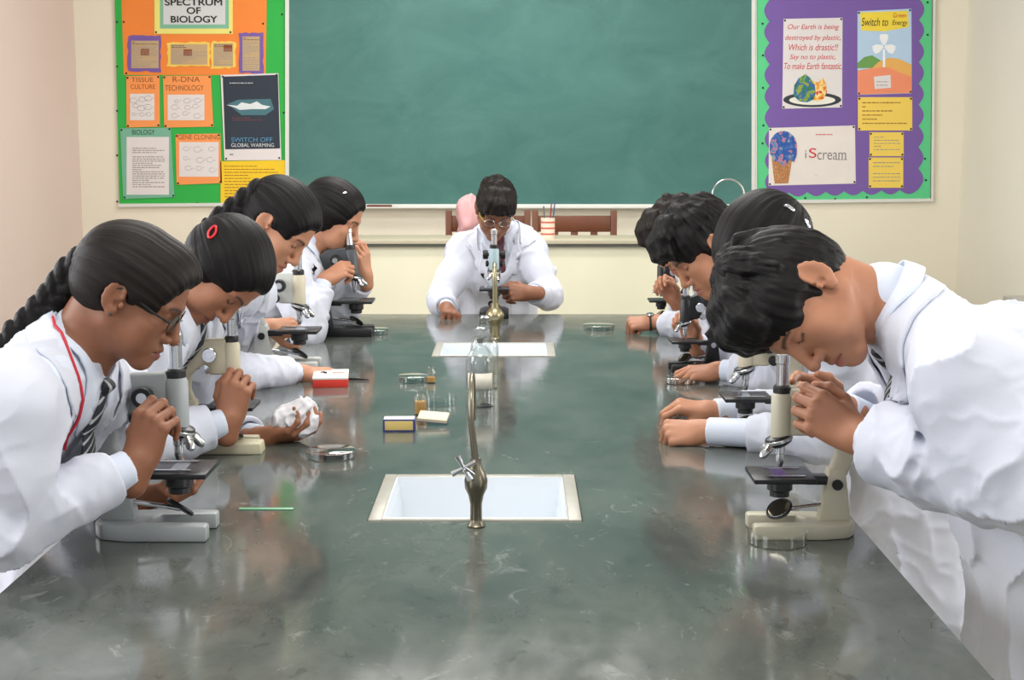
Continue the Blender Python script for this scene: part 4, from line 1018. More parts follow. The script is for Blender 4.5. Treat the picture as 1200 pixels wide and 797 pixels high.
def vial(px, py, wpx, hpx, label, fill):
    c = PT(px, py); sc = FPX / (c[1] * .99 + .1); r = wpx / sc / 2; h = hpx / sc
    t = empty('glass_vial', c, label, 'vial', 'small vials on the bench'); w = .0015
    pr = [(0, 0), (r * .9, 0), (r, .003), (r, h * .62), (r * .62, h * .76), (r * .62, h * .86), (r * .72, h * .87), (r * .72, h)]
    lobj(MB().lathe(pr + [(r * .62 - w, h), (r * .62 - w, h * .76), (r - w, h * .60), (r - w, .004), (0, .004)], n=24, cap=False), 'bottle', M['glass'], t, smooth=True)
    lobj(MB().lathe([(0, .0045), (r - w * 1.3, .0045), (r - w * 1.3, h * fill), (0, h * fill)], n=24, cap=False), 'liquid', M['amber'], t, smooth=True)
    return t
vial(493, 486, 16, 32, 'taller glass vial of amber liquid between the matchbox lid and the petri dishes', .5)
vial(505, 449, 12, 21, 'smaller glass vial with a little amber liquid, farther back', .35)

M['label'] = mat('paper_label', srgb(228, 222, 208), .7, var=.06, scale=30)
def reagent(px, py, wpx, hpx, label, lab):
    c = PT(px, py); sc = FPX / (c[1] * .99 + .1); r = wpx / sc / 2; h = hpx / sc
    t = empty('reagent_bottle', c, label, 'bottle', 'reagent bottles on the bench'); w = .0025
    pr = [(0, 0), (r * .92, 0), (r, .004), (r, h * .56), (r * .93, h * .63), (r * .62, h * .72), (r * .38, h * .77), (r * .36, h * .84), (r * .50, h * .855), (r * .50, h * .87)]
    lobj(MB().lathe(pr + [(r * .30, h * .87), (r * .28, h * .77), (r * .55, h * .71), (r * .9 - w, h * .62), (r - w, h * .55), (r - w, .006), (0, .006)], n=36, cap=False), 'bottle_body', M['glass'], t, smooth=True)
    lobj(MB().lathe([(0, h * .80), (r * .25, h * .80), (r * .29, h * .875), (r * .22, h * .89), (r * .24, h * .91), (r * .52, h * .945), (r * .54, h * .975), (r * .30, h), (0, h)], n=28, cap=False), 'stopper', M['glass'], t, smooth=True)
    if lab:
        v = []; f = []; n = 16
        for i in range(n + 1):
            a = -R90 + (i / n - .5) * 1.9
            for z in (h * .24, h * .44): v.append(((r + .0008) * math.cos(a), (r + .0008) * math.sin(a), z))
        f = [(2 * i, 2 * i + 2, 2 * i + 3, 2 * i + 1) for i in range(n)]
        o = mesh_obj('paper_label', v, f, M['label'], None); o.parent = t; so = o.modifiers.new('t', 'SOLIDIFY'); so.thickness = .0006
    return t
reagent(563, 476, 34, 94, 'stoppered glass reagent bottle with a white paper label, nearer of two', True)
reagent(568, 455, 33, 86, 'stoppered glass reagent bottle without a label, behind the labelled one', False)

def tap(base, H, d, label, m, hm=None, lean=(0, 0), handle=True, reach=.15, thick=1.0):
    """swan-neck tap; d = level direction the spout reaches"""
    t = empty('tap', base, label, 'tap', 'swan neck taps'); d = unit((d[0], d[1], 0)); k = thick
    lobj(MB().lathe([(0, 0), (.017, 0), (.018, .003), (.014, .008), (.012, .014)], n=24), 'flange', m, t, smooth=True)
    lobj(MB().lathe([(.0115 * k, .012), (.0115 * k, .045), (.015 * k, .062), (.0215 * k, .076), (.0225 * k, .092), (.018 * k, .108), (.011 * k, .118), (.010 * k, .135)], n=24), 'column', m, t, smooth=True)
    r = reach / 2; top = H - r; pts = [(0, 0, .12)]
    L = V3(lean[0], lean[1], 0)
    for z in np.linspace(.14, top, 5): pts.append(V3(0, 0, z) + L * (z - .12))
    for a in np.linspace(0, math.pi, 12)[1:]: pts.append(V3(0, 0, top) + d * (r - r * math.cos(a)) + V3(0, 0, r * math.sin(a)) + L * (top - .12))
    pts.append(pts[-1] + V3(0, 0, -.03)); n = len(pts)
    lobj(MB().tube(pts, [.0072 * k - .0022 * k * min(1, i / 8) for i in range(n)], 14), 'swan_neck', m, t, smooth=True)
    if handle:
        hd = MB(); c = V3(-.022, -.026, .122)
        hd.tube([(0, -.01, .10), c + V3(0, -.002, 0)], .006)
        for a in (.5, 2.07): e = V3(math.cos(a), 0, math.sin(a)) * .026; hd.tube([c - e, c - e * .4, c + e * .4, c + e], [.0062, .0042, .0042, .0062], 10)
        lobj(hd, 'cross_handle', hm or M['steel'], t, smooth=True)
    return t
b1 = PT(558, 617); tap((b1[0], b1[1], TABLE_Z), .285, (0, 1), 'nickel swan neck tap with a cross handle at the nearer sink', M['nickel'], lean=(-.10, 0))
b2 = PT(580, 398.5); tap((b2[0], b2[1] + .02, TABLE_Z), .285, (0, -1), 'brass coloured swan neck tap in front of the student at the far end', M['brass'], handle=False, reach=.10, thick=1.5)
b3 = P(871, 268, DY + .2); tap((b3[0], DY + .2, DZ), .30, (-1, 0), 'chrome swan neck tap arching over the desk beside the right pin board', M['steel'], handle=False, reach=.165)

# boxes on the bench
def carton(px, py, size, yaw, label, name, parts, tiltx=0):
    c = PT(px, py); t = empty(name, c, label, 'box'); t.rotation_euler = (tiltx, 0, yaw)
    for nm, lo, hi, m in parts(size): lobj(MB().box(lo, hi), nm, m, t, bevel=.0012)
    return t
RED, PAPER = mat('red_card', srgb(214, 58, 44), .5, var=.05), mat('white_card', srgb(230, 228, 222), .6, var=.03)
rb = carton(388, 449, (.105, .16, .030), .10, 'red and white cardboard box beside the lying hand', 'cardboard_box',
    lambda z: [('tray', (-z[0] / 2, -z[1] / 2, 0), (z[0] / 2, z[1] / 2, z[2] * .82), RED), ('printed_lid', (-z[0] / 2 - .001, -z[1] / 2 - .0005, z[2] * .8), (z[0] / 2 + .001, z[1] / 2 + .001, z[2]), PAPER)])
lobj(MB().box((.005, .005, .0321), (.044, .009, .0325)).box((.005, -.006, .0321), (.04, -.002, .0325)), 'red_print', RED, rb)
lobj(MB().tube([(-.03, .012, .0325), (-.022, .020, .0325), (-.014, .012, .0325), (-.022, .004, .0325), (-.012, -.004, .0325)], .0016, 8), 'grey_emblem', M['rubber'], rb)
NAVY, YEL, CRM = mat('navy_card', srgb(60, 66, 130), .6), mat('yellow_print', srgb(222, 196, 120), .6, var=.08, scale=60), mat('cream_card', srgb(226, 216, 190), .65, var=.04)
mbx = carton(468, 504, (.082, .045, .032), .03, 'yellow and blue matchbox with a white top', 'matchbox',
    lambda z: [('sleeve', (-z[0] / 2, -z[1] / 2, 0), (z[0] / 2, z[1] / 2, z[2]), NAVY), ('yellow_side', (-z[0] / 2 + .005, -z[1] / 2 - .0006, .004), (z[0] / 2 - .005, -z[1] / 2 + .001, z[2] - .004), YEL), ('white_top', (-z[0] / 2 + .002, -z[1] / 2 + .002, z[2] - .001), (z[0] / 2 - .002, z[1] / 2 - .002, z[2] + .0006), PAPER)])
ld = carton(508, 497, (.080, .045, .009), -.32, 'cream matchbox tray lying tilted beside the yellow matchbox', 'matchbox_tray',
    lambda z: [('tray_base', (-z[0] / 2, -z[1] / 2, 0), (z[0] / 2, z[1] / 2, .003), NAVY), ('tray_floor', (-z[0] / 2 + .001, -z[1] / 2 - .0006, .002), (z[0] / 2 - .001, z[1] / 2 - .001, .012), CRM)])
ld.location.z += .013; ld.rotation_euler = (.30, .06, -.12)
pt = PT(414, 446); tag(MB().tube([(-.03, .01, .004), (0, 0, .005), (.05, -.012, .004)], [.003, .004, .002]).build('dropper', M['rubber'], None, True), 'dark slim dropper lying beside the red and white box', 'dropper').location = pt
gs = PT(312, 597); tag(MB().box((-.055, -.006, 0), (.055, .006, .0025)).build('green_strip', mat('green_strip_colour', srgb(120, 178, 140), .4), None, bevel=.001), 'thin green strip on the bench near the left microscopes', 'strip').location = gs  # flat strip standing for a green streak on the stone
ck = PT(281, 534); t = tag(MB().prism([(-.05, 0), (.05, 0), (.046, .026), (-.034, .028)], -.03, .03, lambda q: (q[0], q[2], q[1])).build('base_block', mat('yellowed_beige', srgb(196, 190, 160), .6, var=.1, scale=40), None, bevel=.003), 'small yellowed block at the base of the cream microscope, behind the nearest left stage', 'box'); t.location = (ck[0], ck[1] + .04, TABLE_Z)  # beige block added for the base of the cream microscope
# crumpled cloth held by the girl with the red clip
hf = PEOPLE['clip_girl'][2][1][0]; cc = hf.pt((.004, .088, -.040)); Cf = Field()
Cf.ball(cc, (.052, .042, .038)); Cf.ball(cc + V3(.022, .0, .030), .024, k=.02); Cf.ball(cc + V3(-.030, -.012, -.012), .024, k=.02)
def crump(p):
    w = p * 34; n = vnoise(w + 2.5 * vnoise(p * 22, 5)[:, None], 6); n2 = vnoise(w * 2.3, 8); return ((np.abs(2 * n - 1) - .5) * .016 + (n2 - .5) * .006).astype(F32)
Cf.disp(crump); _o = field_obj('crumpled_cloth', Cf, .0032, mat('white_cotton_wool', srgb(226, 224, 228), .9), None, origin=cc); tag(_o, 'crumpled white cloth held in the palm of the girl with the red clip', 'cloth')

# ------------------------------------------------------------------ worn things
def on(field, p, off=0.0): return field.snap(np.array([p]), off, 12)[0].astype(float)
def glasses(key, m, tm, r=.0205):
    root, fr = PEOPLE[key][:2]; g = None
    t = lambda p: fr.pt(p) - np.array(root.location)
    rim = MB()
    for s in (-1, 1):
        rim.tube([t((s * .033 + r * 1.12 * math.cos(a), .1005 - .006 * abs(s * .033 + r * 1.12 * math.cos(a)) / .05, .007 + r * .85 * math.sin(a))) for a in np.linspace(0, 6.283, 25)], .0013, 8)
    rim.tube([t((-.012, .1005, .010)), t((0, .104, .014)), t((.012, .1005, .010))], .0013, 8)
    ro = rim.build('spectacle_frame', m, None, True); ro.parent = root
    for s in (-1, 1):
        o = MB().tube([t((s * .055, .094, .010)), t((s * .072, .06, .014)), t((s * .080, -.004, .026)), t((s * .082, -.022, .016))], .0021, 8).build('temple', tm, None, True); o.parent = ro
        v = [t((s * .033 + r * 1.1 * math.cos(a), .0995 - .006 * abs(s * .033 + r * 1.1 * math.cos(a)) / .05, .007 + r * .83 * math.sin(a))) for a in np.linspace(0, 6.283, 25)[:-1]]
        dv = fr.vec((0, .0012, 0)); n = len(v); o = MB().add(v + [p + dv for p in v], [tuple(range(n))[::-1], tuple(range(n, 2 * n))] + [(i, (i + 1) % n, n + (i + 1) % n, n + i) for i in range(n)]).build('lens', M['lens'], None, True); o.parent = ro
glasses('front_girl', M['black'], M['black'])
glasses('end_student', M['steel'], mat('yellow_temple', srgb(196, 180, 60), .4))
def stud(key, s, m):
    root, fr = PEOPLE[key][:2]; o = MB().lathe([(0, -.003), (.0028, -.001), (.0028, .001), (0, .003)], fr.pt((s * .0865, -.001, -.026)) - np.array(root.location), fr.vec((1, 0, 0)), 12, cap=False).build('ear_stud', m, None, True); o.parent = root
stud('front_girl', 1, M['black'])
def dense(p, n): return [tuple(np.array(p[i]) + (np.array(p[i + 1]) - np.array(p[i])) * k / n) for i in range(len(p) - 1) for k in range(n)] + [p[-1]]
# red cord round the first girl's collar
root, fr, hd, G = PEOPLE['front_girl']; fn = lambda u, w, v: G['N'] + G['axis'] * u + G['front'] * w + G['side'] * v
cpts = [(.034, -.06, .050), (.028, -.03, .078), (.012, .02, .090), (-.015, .06, .090), (-.055, .085, .084), (-.09, .10, .067), (-.13, .11, .048)]
sp = G['C0'].snap(np.array([fn(*c) for c in dense(cpts, 4)]), .0085, 8) - np.array(root.location)
o = MB().tube(list(sp), .0028, 8).build('neck_cord', mat('red_cord', srgb(186, 36, 52), .6), None, True); o.parent = root
# wristwatch
root, fr, hd, G = PEOPLE['far_boy']; wf = hd[1][0]; lo_ = np.array(root.location)
st = MB().tube([wf.pt((.0365 * math.cos(a), .010, .0285 * math.sin(a) - .001)) - lo_ for a in np.linspace(0, 6.283, 25)], .004, 8).build('watch_strap', M['rubber'], None, True); st.parent = root
o = MB().lathe([(0, 0), (.015, 0), (.016, .003), (.013, .006), (0, .006)], wf.pt((.010, .010, .0265)) - lo_, wf.vec((.35, 0, 1)), 22).build('watch_case', M['steel'], None, True); o.parent = st
# hair clips: a loop lying on the hair
def clip(key, px, py, a, w, l, m, name='hair_clip'):
    root, fr, hd, G = PEOPLE[key]; H = G['H']; q = P(px, py, fr.o[1] - .2); dirn = unit(q - np.array([0, 0, CAM_Z]))
    for _ in range(60):
        dd = float(H(np.array([q]), .3)[0])
        if dd < .001: break
        q = q + dirn * min(dd, .02)
    n = unit(H.grad(np.array([q]))[0]); e1 = unit(np.cross(n, (0, 1, 0))); e2 = np.cross(n, e1); d1 = e1 * math.cos(a) + e2 * math.sin(a); d2 = np.cross(n, d1)
    pts = np.array([q + d1 * l * math.cos(t) + d2 * w * math.sin(t) for t in np.linspace(0, 6.283, 21)]); pts = H.snap(pts, .002, 6) - np.array(root.location)
    o = MB().tube(list(pts), .0026, 8).build(name, m, None, True); o.parent = root
M['redclip'] = mat('red_plastic', srgb(214, 34, 44), .35)
clip('clip_girl', 249, 272, 1.2, .008, .017, M['redclip'])
clip('clip_boyside', 925, 243, .3, .003, .014, M['steel']); clip('clip_boyside', 946, 262, .5, .003, .012, M['steel'])
clip('far_girl', 404, 226, .8, .002, .006, M['steel'])

# ------------------------------------------------------------------ chairs and things behind the desk
def chair(x, y, w, label):
    t = empty('wooden_chair', (x, y, .2), label, 'chair', 'brown wooden chairs behind the desk'); h = w / 2
    for sx in (-1, 1):
        lobj(MB().box((sx * h - .018, .18, 0), (sx * h + .018, .215, .985)), 'back_post', M['wood'], t, bevel=.004)
        lobj(MB().box((sx * h - .018, -.215, 0), (sx * h + .018, -.18, .44)), 'front_leg', M['wood'], t, bevel=.004)
    lobj(MB().box((-h - .02, -.23, .44), (h + .02, .22, .47)), 'seat', M['wood'], t, bevel=.006)
    lobj(MB().box((-h + .018, .185, .865), (h - .018, .208, .955)), 'top_rail', M['wood'], t, bevel=.004)
    lobj(MB().box((-h + .018, .185, .70), (h - .018, .208, .75)), 'lower_rail', M['wood'], t, bevel=.004)
    for i in (-1, 0, 1): lobj(MB().box((i * h * .5 - .02, .19, .75), (i * h * .5 + .02, .203, .865)), 'back_slat', M['wood'], t, bevel=.002)
p = P(673, 262, 8.15); chair(p[0], 7.94, .44, 'brown wooden chair behind the desk, to the right of the seated student')
p = P(572, 262, 8.15); chair(p[0], 7.94, .44, 'brown wooden chair mostly hidden behind the seated student')
PINK = mat('pink_cloth', srgb(222, 170, 172), .85, var=.08, scale=20, bump=.3, bscale=40)
pc = P(549, 246, 8.02); Fp = Field(); Fp.ball(pc, (.055, .05, .085)); Fp.ball(pc + V3(-.01, 0, -.07), (.05, .06, .10), k=.04); Fp.ball(pc + V3(.05, 0, -.02), (.05, .04, .06), k=.03)
Fp.disp(lambda p: ((np.abs(2 * vnoise(p * 18, 3) - 1) - .5) * .022).astype(F32)); tag(field_obj('pink_cloth', Fp, .009, PINK, None, origin=pc), 'pink cloth draped on the chair behind the head of the seated student', 'cloth')
c = P(642, 278, DY + .12); cup = empty('pen_cup', (c[0], DY + .12, DZ), 'white and red striped pen cup on the desk behind the seated student', 'cup')
cr, chh = .036, .105; lobj(MB().lathe([(0, 0), (cr, 0), (cr, chh), (cr - .003, chh), (cr - .003, .004), (0, .004)], n=28, cap=False), 'cup_body', mat('white_cup', srgb(232, 214, 196), .5), cup, smooth=True)
for z in (.018, .048, .078): lobj(MB().lathe([(cr, z), (cr + .0008, z + .001), (cr + .0008, z + .008), (cr, z + .009)], n=28, cap=False), 'red_stripe', mat('red_stripe', srgb(198, 96, 80), .5), cup, smooth=True)
for i, (dx, dy, lx, col) in enumerate(((-.012, 0, -.01, (90, 90, 96)), (.006, .008, .012, (150, 60, 50)), (.016, -.008, .02, (70, 84, 130)))):
    o = MB().tube([(dx, dy, .006), (dx + lx, dy, .165 + .012 * i)], .0035, 8).build('pen', mat('pen_barrel', srgb(*col), .4), None, True); o.location = (c[0], DY + .12, DZ); tag(o, ('grey pen leaning left in the striped cup', 'brownish red pen standing in the middle of the striped cup', 'blue pen leaning right in the striped cup')[i], 'pen', 'pens in the striped cup')

# ------------------------------------------------------------------ pin boards
def text(s, px, py, wpx, hpx, m, parent, d, shear=0.0, bold=0.0):
    cu = bpy.data.curves.new('lettering', 'FONT'); cu.body = s; cu.align_x = 'CENTER'; cu.align_y = 'CENTER'; cu.size = 1; cu.extrude = .004; cu.shear = shear; cu.bevel_depth = bold; cu.bevel_resolution = 0
    o = bpy.data.objects.new('lettering', cu); SC.collection.objects.link(o); cu.materials.append(m)
    bpy.context.view_layer.update(); w, h = o.dimensions[0], o.dimensions[1]
    k = FPX / (WY + .1); sx = wpx / k / max(w, 1e-3); sy = hpx / k / max(h, 1e-3)
    o.scale = (sx, sy, .1); o.rotation_euler = (R90, 0, 0); p = V3(wp(px, py, d))
    if parent is not None: o.parent = parent; p = p - parent_origin(parent)
    me = bpy.data.meshes.new_from_object(o); n = bpy.data.objects.new('lettering', me); SC.collection.objects.link(n); n.parent = o.parent; n.scale = o.scale; n.rotation_euler = o.rotation_euler; n.location = p
    bpy.data.objects.remove(o); n.name = 'lettering'; return n
def lines(name, x0, y0, x1, y1, n, m, parent, d, seed=0, wd=.30):
    rng = random.Random(seed); mb = MB(); st_ = (y1 - y0) / n
    for i in range(n):
        y = y0 + st_ * (i + .5); x = x0
        while x < x1 - 1:
            e = min(x1, x + rng.uniform(1.5, 5)); 
            if rng.random() < .06: break
            mb.prism([wp(a, b, 0)[::2] for a, b in rect(x, y - st_ * wd / 2, e, y + st_ * wd / 2)], d, d + .0008, lambda q: (q[0], WY - q[2], q[1])); x = e + rng.uniform(.5, 1.2)
    return tag(mb.build(name, m, parent), kind='stuff')
def pins(pts, parent, d, m=None):
    for a, b in pts:
        p = V3(wp(a, b, d)) - parent_origin(parent); o = MB().lathe([(0, 0), (.0065, 0), (.005, .004), (0, .005)], p, (0, -1, 0), 10, cap=False).build('push_pin', m or M['rubber'], None, True); o.parent = parent
def sheet(name, label, pts, m, d, pin=True, cat='poster', group=None):
    cx = sum(a for a, _ in pts) / len(pts); cy = max(b for _, b in pts); t = empty(name, wp(cx, cy, d), label, cat, group)
    panel('paper', pts, d, d + .0012, m, t)
    if pin and len(pts) == 4: pins([(pts[i][0] + (1.6 if i in (0, 3) else -1.6), pts[i][1] + (1.8 if i < 2 else -1.8)) for i in range(4)], t, d + .0012)
    return t
GREEN, ORG, PURP = paint('green_paper', (44, 178, 72)), paint('orange_paper', (246, 140, 58)), paint('purple_paper', (122, 92, 168))
MINT, YEL2, GREYP, TEAL = paint('mint_paper', (92, 206, 140)), paint('yellow_paper', (240, 232, 130)), paint('grey_paper', (214, 218, 220)), paint('teal_paper', (122, 184, 158))
LORG, WPAP, GOLD, INK = paint('light_orange_paper', (250, 158, 88)), paint('white_paper', (230, 224, 224)), paint('golden_paper', (246, 206, 40)), paint('black_ink', (34, 32, 34))
RINK, NOTE, NAVYP, NEWS = paint('red_ink', (206, 50, 54)), paint('note_yellow_paper', (246, 212, 96)), paint('dark_navy_print', (44, 54, 68)), paint('newsprint', (196, 168, 128))
GINK, BRINK = paint('grey_ink', (150, 146, 146)), paint('brown_ink', (150, 84, 40))
bl = empty('pin_board', wp(236, 241, 0), 'green backed pin board of biology sheets left of the chalkboard', 'pin board', 'pin boards on the back wall')
panel('green_backing', [(132, -150), (337, -150), (336, 237.5), (141, 239)], .004, .018, GREEN, bl)
panel('board_frame', [(140, 238.6), (337.5, 237), (337.5, 240.6), (140, 242.5)], .004, .024, M['tinwhite'], bl)
pins([(138 + .05 * i, y) for i, y in enumerate((26, 78, 130, 182, 236))] + [(331, 17), (333, 132), (232, 238)], bl, .018)
d1, d2, d3, d4 = .0185, .0215, .0245, .0275
t = sheet('orange_sheet', 'large orange sheet at the top of the left pin board', [(140, -120), (315, -120), (312, 88), (146, 88)], ORG, d1, False, 'paper'); pins([(149, 86), (309, 28), (146, 26)], t, d1 + .001)
t = sheet('title_card', 'yellow and teal title card reading SPECTRUM OF BIOLOGY', [(181.5, -60), (273.5, -60), (273.5, 40), (182, 40)], YEL2, d2, False, 'sign'); pins([(184, 38), (271, 38)], t, d2 + .001)
panel('teal_border', rect(188.5, -60, 269, 33.8), d2 + .001, d2 + .002, paint('soft_teal_paper', (130, 190, 160)), t); panel('grey_panel', rect(192.5, -60, 265, 29), d2 + .002, d2 + .003, GREYP, t)
for s, y, w in (('SPECTRUM', 3.4, 65), ('OF', 13.2, 16), ('BIOLOGY', 23.4, 53)): text(s, 228, y, w, 7.6, INK, t, d2 + .0035, bold=.020)
def wavy(x0, y0, x1, y1, a, seed, n=7):
    rng = random.Random(seed); pts = []
    for (ax, ay), (bx, by) in (((x0, y0), (x1, y0)), ((x1, y0), (x1, y1)), ((x1, y1), (x0, y1)), ((x0, y1), (x0, y0))):
        for i in range(n): f = i / n; pts.append((ax + (bx - ax) * f + rng.uniform(-a, a), ay + (by - ay) * f + rng.uniform(-a, a)))
    return pts
for i, (r0, r1, bm_, lab) in enumerate((((151, 42, 189, 84), (155, 48, 187, 80), PURP, 'squarish news clipping with a purple border, leftmost on the orange sheet'), ((197, 50, 247, 78), (201, 52, 244, 76), NOTE, 'wide news clipping with a torn yellow border on the orange sheet'),
        ((248, 49, 277, 80), (251, 51, 274, 78), NOTE, 'small squarish news clipping with a yellow border on the orange sheet'), ((281, 39, 309, 86), (285, 43, 305, 83), PURP, 'tall narrow news clipping with a purple border on the orange sheet'))):
    t = sheet('news_clipping', lab, wavy(*r0, 1.1, i), bm_, d2, False, 'clipping', 'news clippings on the orange sheet'); panel('newsprint', rect(*r1), d2 + .0012, d2 + .002, NEWS, t)
    lines('print_lines', r1[0] + 1, r1[1] + 6, r1[2] - 1, r1[3] - 1, int((r1[3] - r1[1]) / 3), GINK, t, d2 + .002, i); lines('headline', r1[0] + 1, r1[1] + 1, r1[2] - 1, r1[1] + 5, 2, INK, t, d2 + .002, i + 9)
    if i in (0, 1, 2): cx, cy = ((171, 61), (221, 62), (268, 57))[i]; panel('photo_print', rect(cx - 5, cy - 4, cx + 5, cy + 4), d2 + .002, d2 + .0026, BRINK, t)
def card(lab, pts, ins, heads, m, inm, body, seed):
    t = sheet('project_card', lab, pts, m, d2, True, 'card', 'project cards on the left pin board'); panel('white_inset', rect(*ins), d2 + .0012, d2 + .002, inm, t)
    for s, x, y, w, h in heads: text(s, x, y, w, h, BRINK if m is LORG else INK, t, d2 + .0015)
    x0, y0, x1, y1 = ins
    if body == 'lines': lines('print_lines', x0 + 7, y0 + 12, x1 - 5, y1 - 8, 19, GINK, t, d2 + .002, seed, .4)
    else:
        rng = random.Random(seed); mb = MB()
        for i in range(9):
            cx, cy, rr = x0 + (x1 - x0) * (.2 + .3 * (i % 3)) + rng.uniform(-2, 2), y0 + (y1 - y0) * (.22 + .28 * (i // 3)) + rng.uniform(-1.5, 1.5), rng.uniform(1.6, 3.4)
            mb.tube([wp(cx + rr * 1.4 * math.cos(a), cy + rr * math.sin(a), d2 + .0022) for a in np.linspace(0, 5.6, 12)], .0011, 5); mb.tube([wp(cx + rr + 1, cy, d2 + .0022), wp(cx + rr + 4, cy + rng.uniform(-2, 2), d2 + .0022)], .0009, 5)
        mb.build('sketches', GINK, t)
    return t
card('orange card headed TISSUE CULTURE', [(149, 89.5), (188, 88.5), (188.4, 148.5), (149.5, 149.5)], (153.5, 110, 182, 141), (('TISSUE', 168, 93.8, 25, 5.2), ('CULTURE', 168.5, 102, 28, 5.2)), LORG, WPAP, 'sk', 1)
card('orange card headed R-DNA TECHNOLOGY', [(192, 89), (248, 88.5), (251, 148.5), (193.5, 149.5)], (197.5, 111, 240.5, 141), (('R-DNA', 219, 93.5, 31, 6), ('TECHNOLOGY', 217, 103.5, 44, 6)), LORG, WPAP, 'sk', 2)
card('teal card headed BIOLOGY with a white typed page', [(142, 150.5), (201, 149.5), (205.5, 231), (145.5, 233)], (149.5, 160.5, 199, 228), (('BIOLOGY', 169, 155.3, 26, 5.5), ('XII', 171, 164, 8, 4)), TEAL, WPAP, 'lines', 3)
card('orange card headed GENE CLONING', [(206.5, 157.5), (259, 156.5), (261, 214.5), (208, 216.5)], (211, 166.5, 257, 207), (('GENE CLONING', 234, 161, 48, 5.5),), LORG, WPAP, 'sk', 4)
t = sheet('yellow_sheet', 'golden yellow handwritten sheet at the lower right of the left pin board', [(259, 189), (337, 187.5), (335, 236), (259.5, 239)], GOLD, d2, False, 'paper'); lines('handwriting', 264, 193, 332, 232, 11, BRINK, t, d2 + .0012, 7, .22)
t = sheet('iceberg_poster', 'dark poster of an iceberg reading SWITCH OFF GLOBAL WARMING', [(259.5, 88), (327, 86), (330.5, 187.5), (264, 188)], WPAP, d3, False)
panel('dark_print', [(262, 90), (326.5, 87.8), (329, 174), (265, 175)], d3 + .0012, d3 + .002, NAVYP, t)
panel('sea_print', [(268, 122), (280, 117), (318, 116), (322, 128), (312, 135), (284, 135)], d3 + .002, d3 + .0024, paint('sea_teal_print', (72, 118, 128)), t)
panel('iceberg_print', [(266, 123), (279, 124), (284, 120), (294, 122), (302, 119), (308, 123), (318, 125), (312, 128), (296, 128), (282, 129), (276, 126)], d3 + .0024, d3 + .003, paint('ice_white_print', (224, 232, 234)), t)
lines('small_print', 270, 96, 318, 99, 1, GREYP, t, d3 + .002, 3); lines('red_small_print', 273, 137, 313, 142, 2, paint('dull_red_print', (128, 66, 60)), t, d3 + .002, 5)
text('SWITCH OFF', 296, 164, 47, 5.2, paint('sky_blue_print', (84, 150, 190)), t, d3 + .0024); text('GLOBAL WARMING', 297, 170.3, 49, 4.2, GREYP, t, d3 + .0024)
lines('bottom_logos', 270, 178, 325, 184, 1, GINK, t, d3 + .0012, 6, .3); pins([(262, 90), (325, 88), (328, 185), (266, 186)], t, d3 + .001)

br = empty('pin_board', wp(988, 237, 0), 'purple backed pin board with a scalloped green border right of the chalkboard', 'pin board', 'pin boards on the back wall')
panel('green_border', [(885, -150), (1092, -150), (1089, 234), (886, 236)], .004, .018, MINT, br)
panel('board_frame', [(882, -150), (885.5, -150), (886.5, 234.5), (1090, 232.5), (1094, -150), (1097, -150), (1092.5, 236), (882.5, 238.5)], .004, .024, M['tinwhite'], br)
sc_ = []
def scallop(ax, ay, bx, by, n, amp):
    L = math.hypot(bx - ax, by - ay); nx, ny = (by - ay) / L, -(bx - ax) / L
    return [(ax + (bx - ax) * (i / (n * 8)) + nx * amp * abs(math.sin(i * math.pi / 8)), ay + (by - ay) * (i / (n * 8)) + ny * amp * abs(math.sin(i * math.pi / 8))) for i in range(n * 8)]
sc_ = [(903, -150), (1077, -150)] + scallop(1077, -150, 1075, 222, 15, 6) + scallop(1075, 222, 902, 226, 8, 5) + scallop(902, 226, 900, -150, 15, 6)
panel('purple_paper', sc_, .018, .0195, PURP, br); pins([(893, 28), (893.5, 65), (893.5, 103), (894, 147), (893, 168), (1086, 3), (1086, 41), (1083, 186), (1084, 211), (943, 232), (978, 233), (1015, 231)], br, .0185)
d1 = .0198
t = sheet('egg_poster', 'white poster of a coloured egg on a plate with red handwriting', [(917.5, 22.5), (986.5, 21), (986, 126), (916, 127.5)], WPAP, d1)
for s, y, w in (('Our Earth is being', 32, 58), ('destroyed by plastic,', 44.5, 63), ('Which is drastic!!', 56, 56), ('Say no to plastic,', 67, 52), ('To make Earth fantastic.', 78, 66)): text(s, 951.5, y, w, 7.2, RINK, t, d1 + .0016, .25)
el = lambda cx, cy, a, b, n=28, t0=0, t1=6.283: [(cx + a * math.cos(q), cy + b * math.sin(q)) for q in np.linspace(t0, t1, n + 1)[:-1]]
panel('plate_shadow', el(951, 117, 34, 8.6), d1 + .0012, d1 + .0018, paint('slate_print', (52, 58, 66)), t); panel('plate', el(951, 117.5, 27, 5.6), d1 + .0018, d1 + .0023, paint('plate_print', (240, 238, 226)), t)
def multi(name, cols, scale, rough=.7):
    q = NT(name); q.set(Roughness=rough); c_ = q.n('ShaderNodeTexCoord'); n_ = q.n('ShaderNodeTexNoise'); n_.inputs['Scale'].default_value = scale; n_.inputs['Detail'].default_value = 3; q.l(c_.outputs['Object'], n_.inputs['Vector'])
    r_ = q.n('ShaderNodeValToRGB'); r_.color_ramp.interpolation = 'CONSTANT'
    while len(r_.color_ramp.elements) < len(cols): r_.color_ramp.elements.new(.5)
    for i, c in enumerate(cols): r_.color_ramp.elements[i].position = .30 + .4 * i / len(cols); r_.color_ramp.elements[i].color = srgb(*c)
    q.l(n_.outputs['Fac'], r_.inputs[0]); q.l(r_.outputs[0], q.b.inputs['Base Color']); return q.m
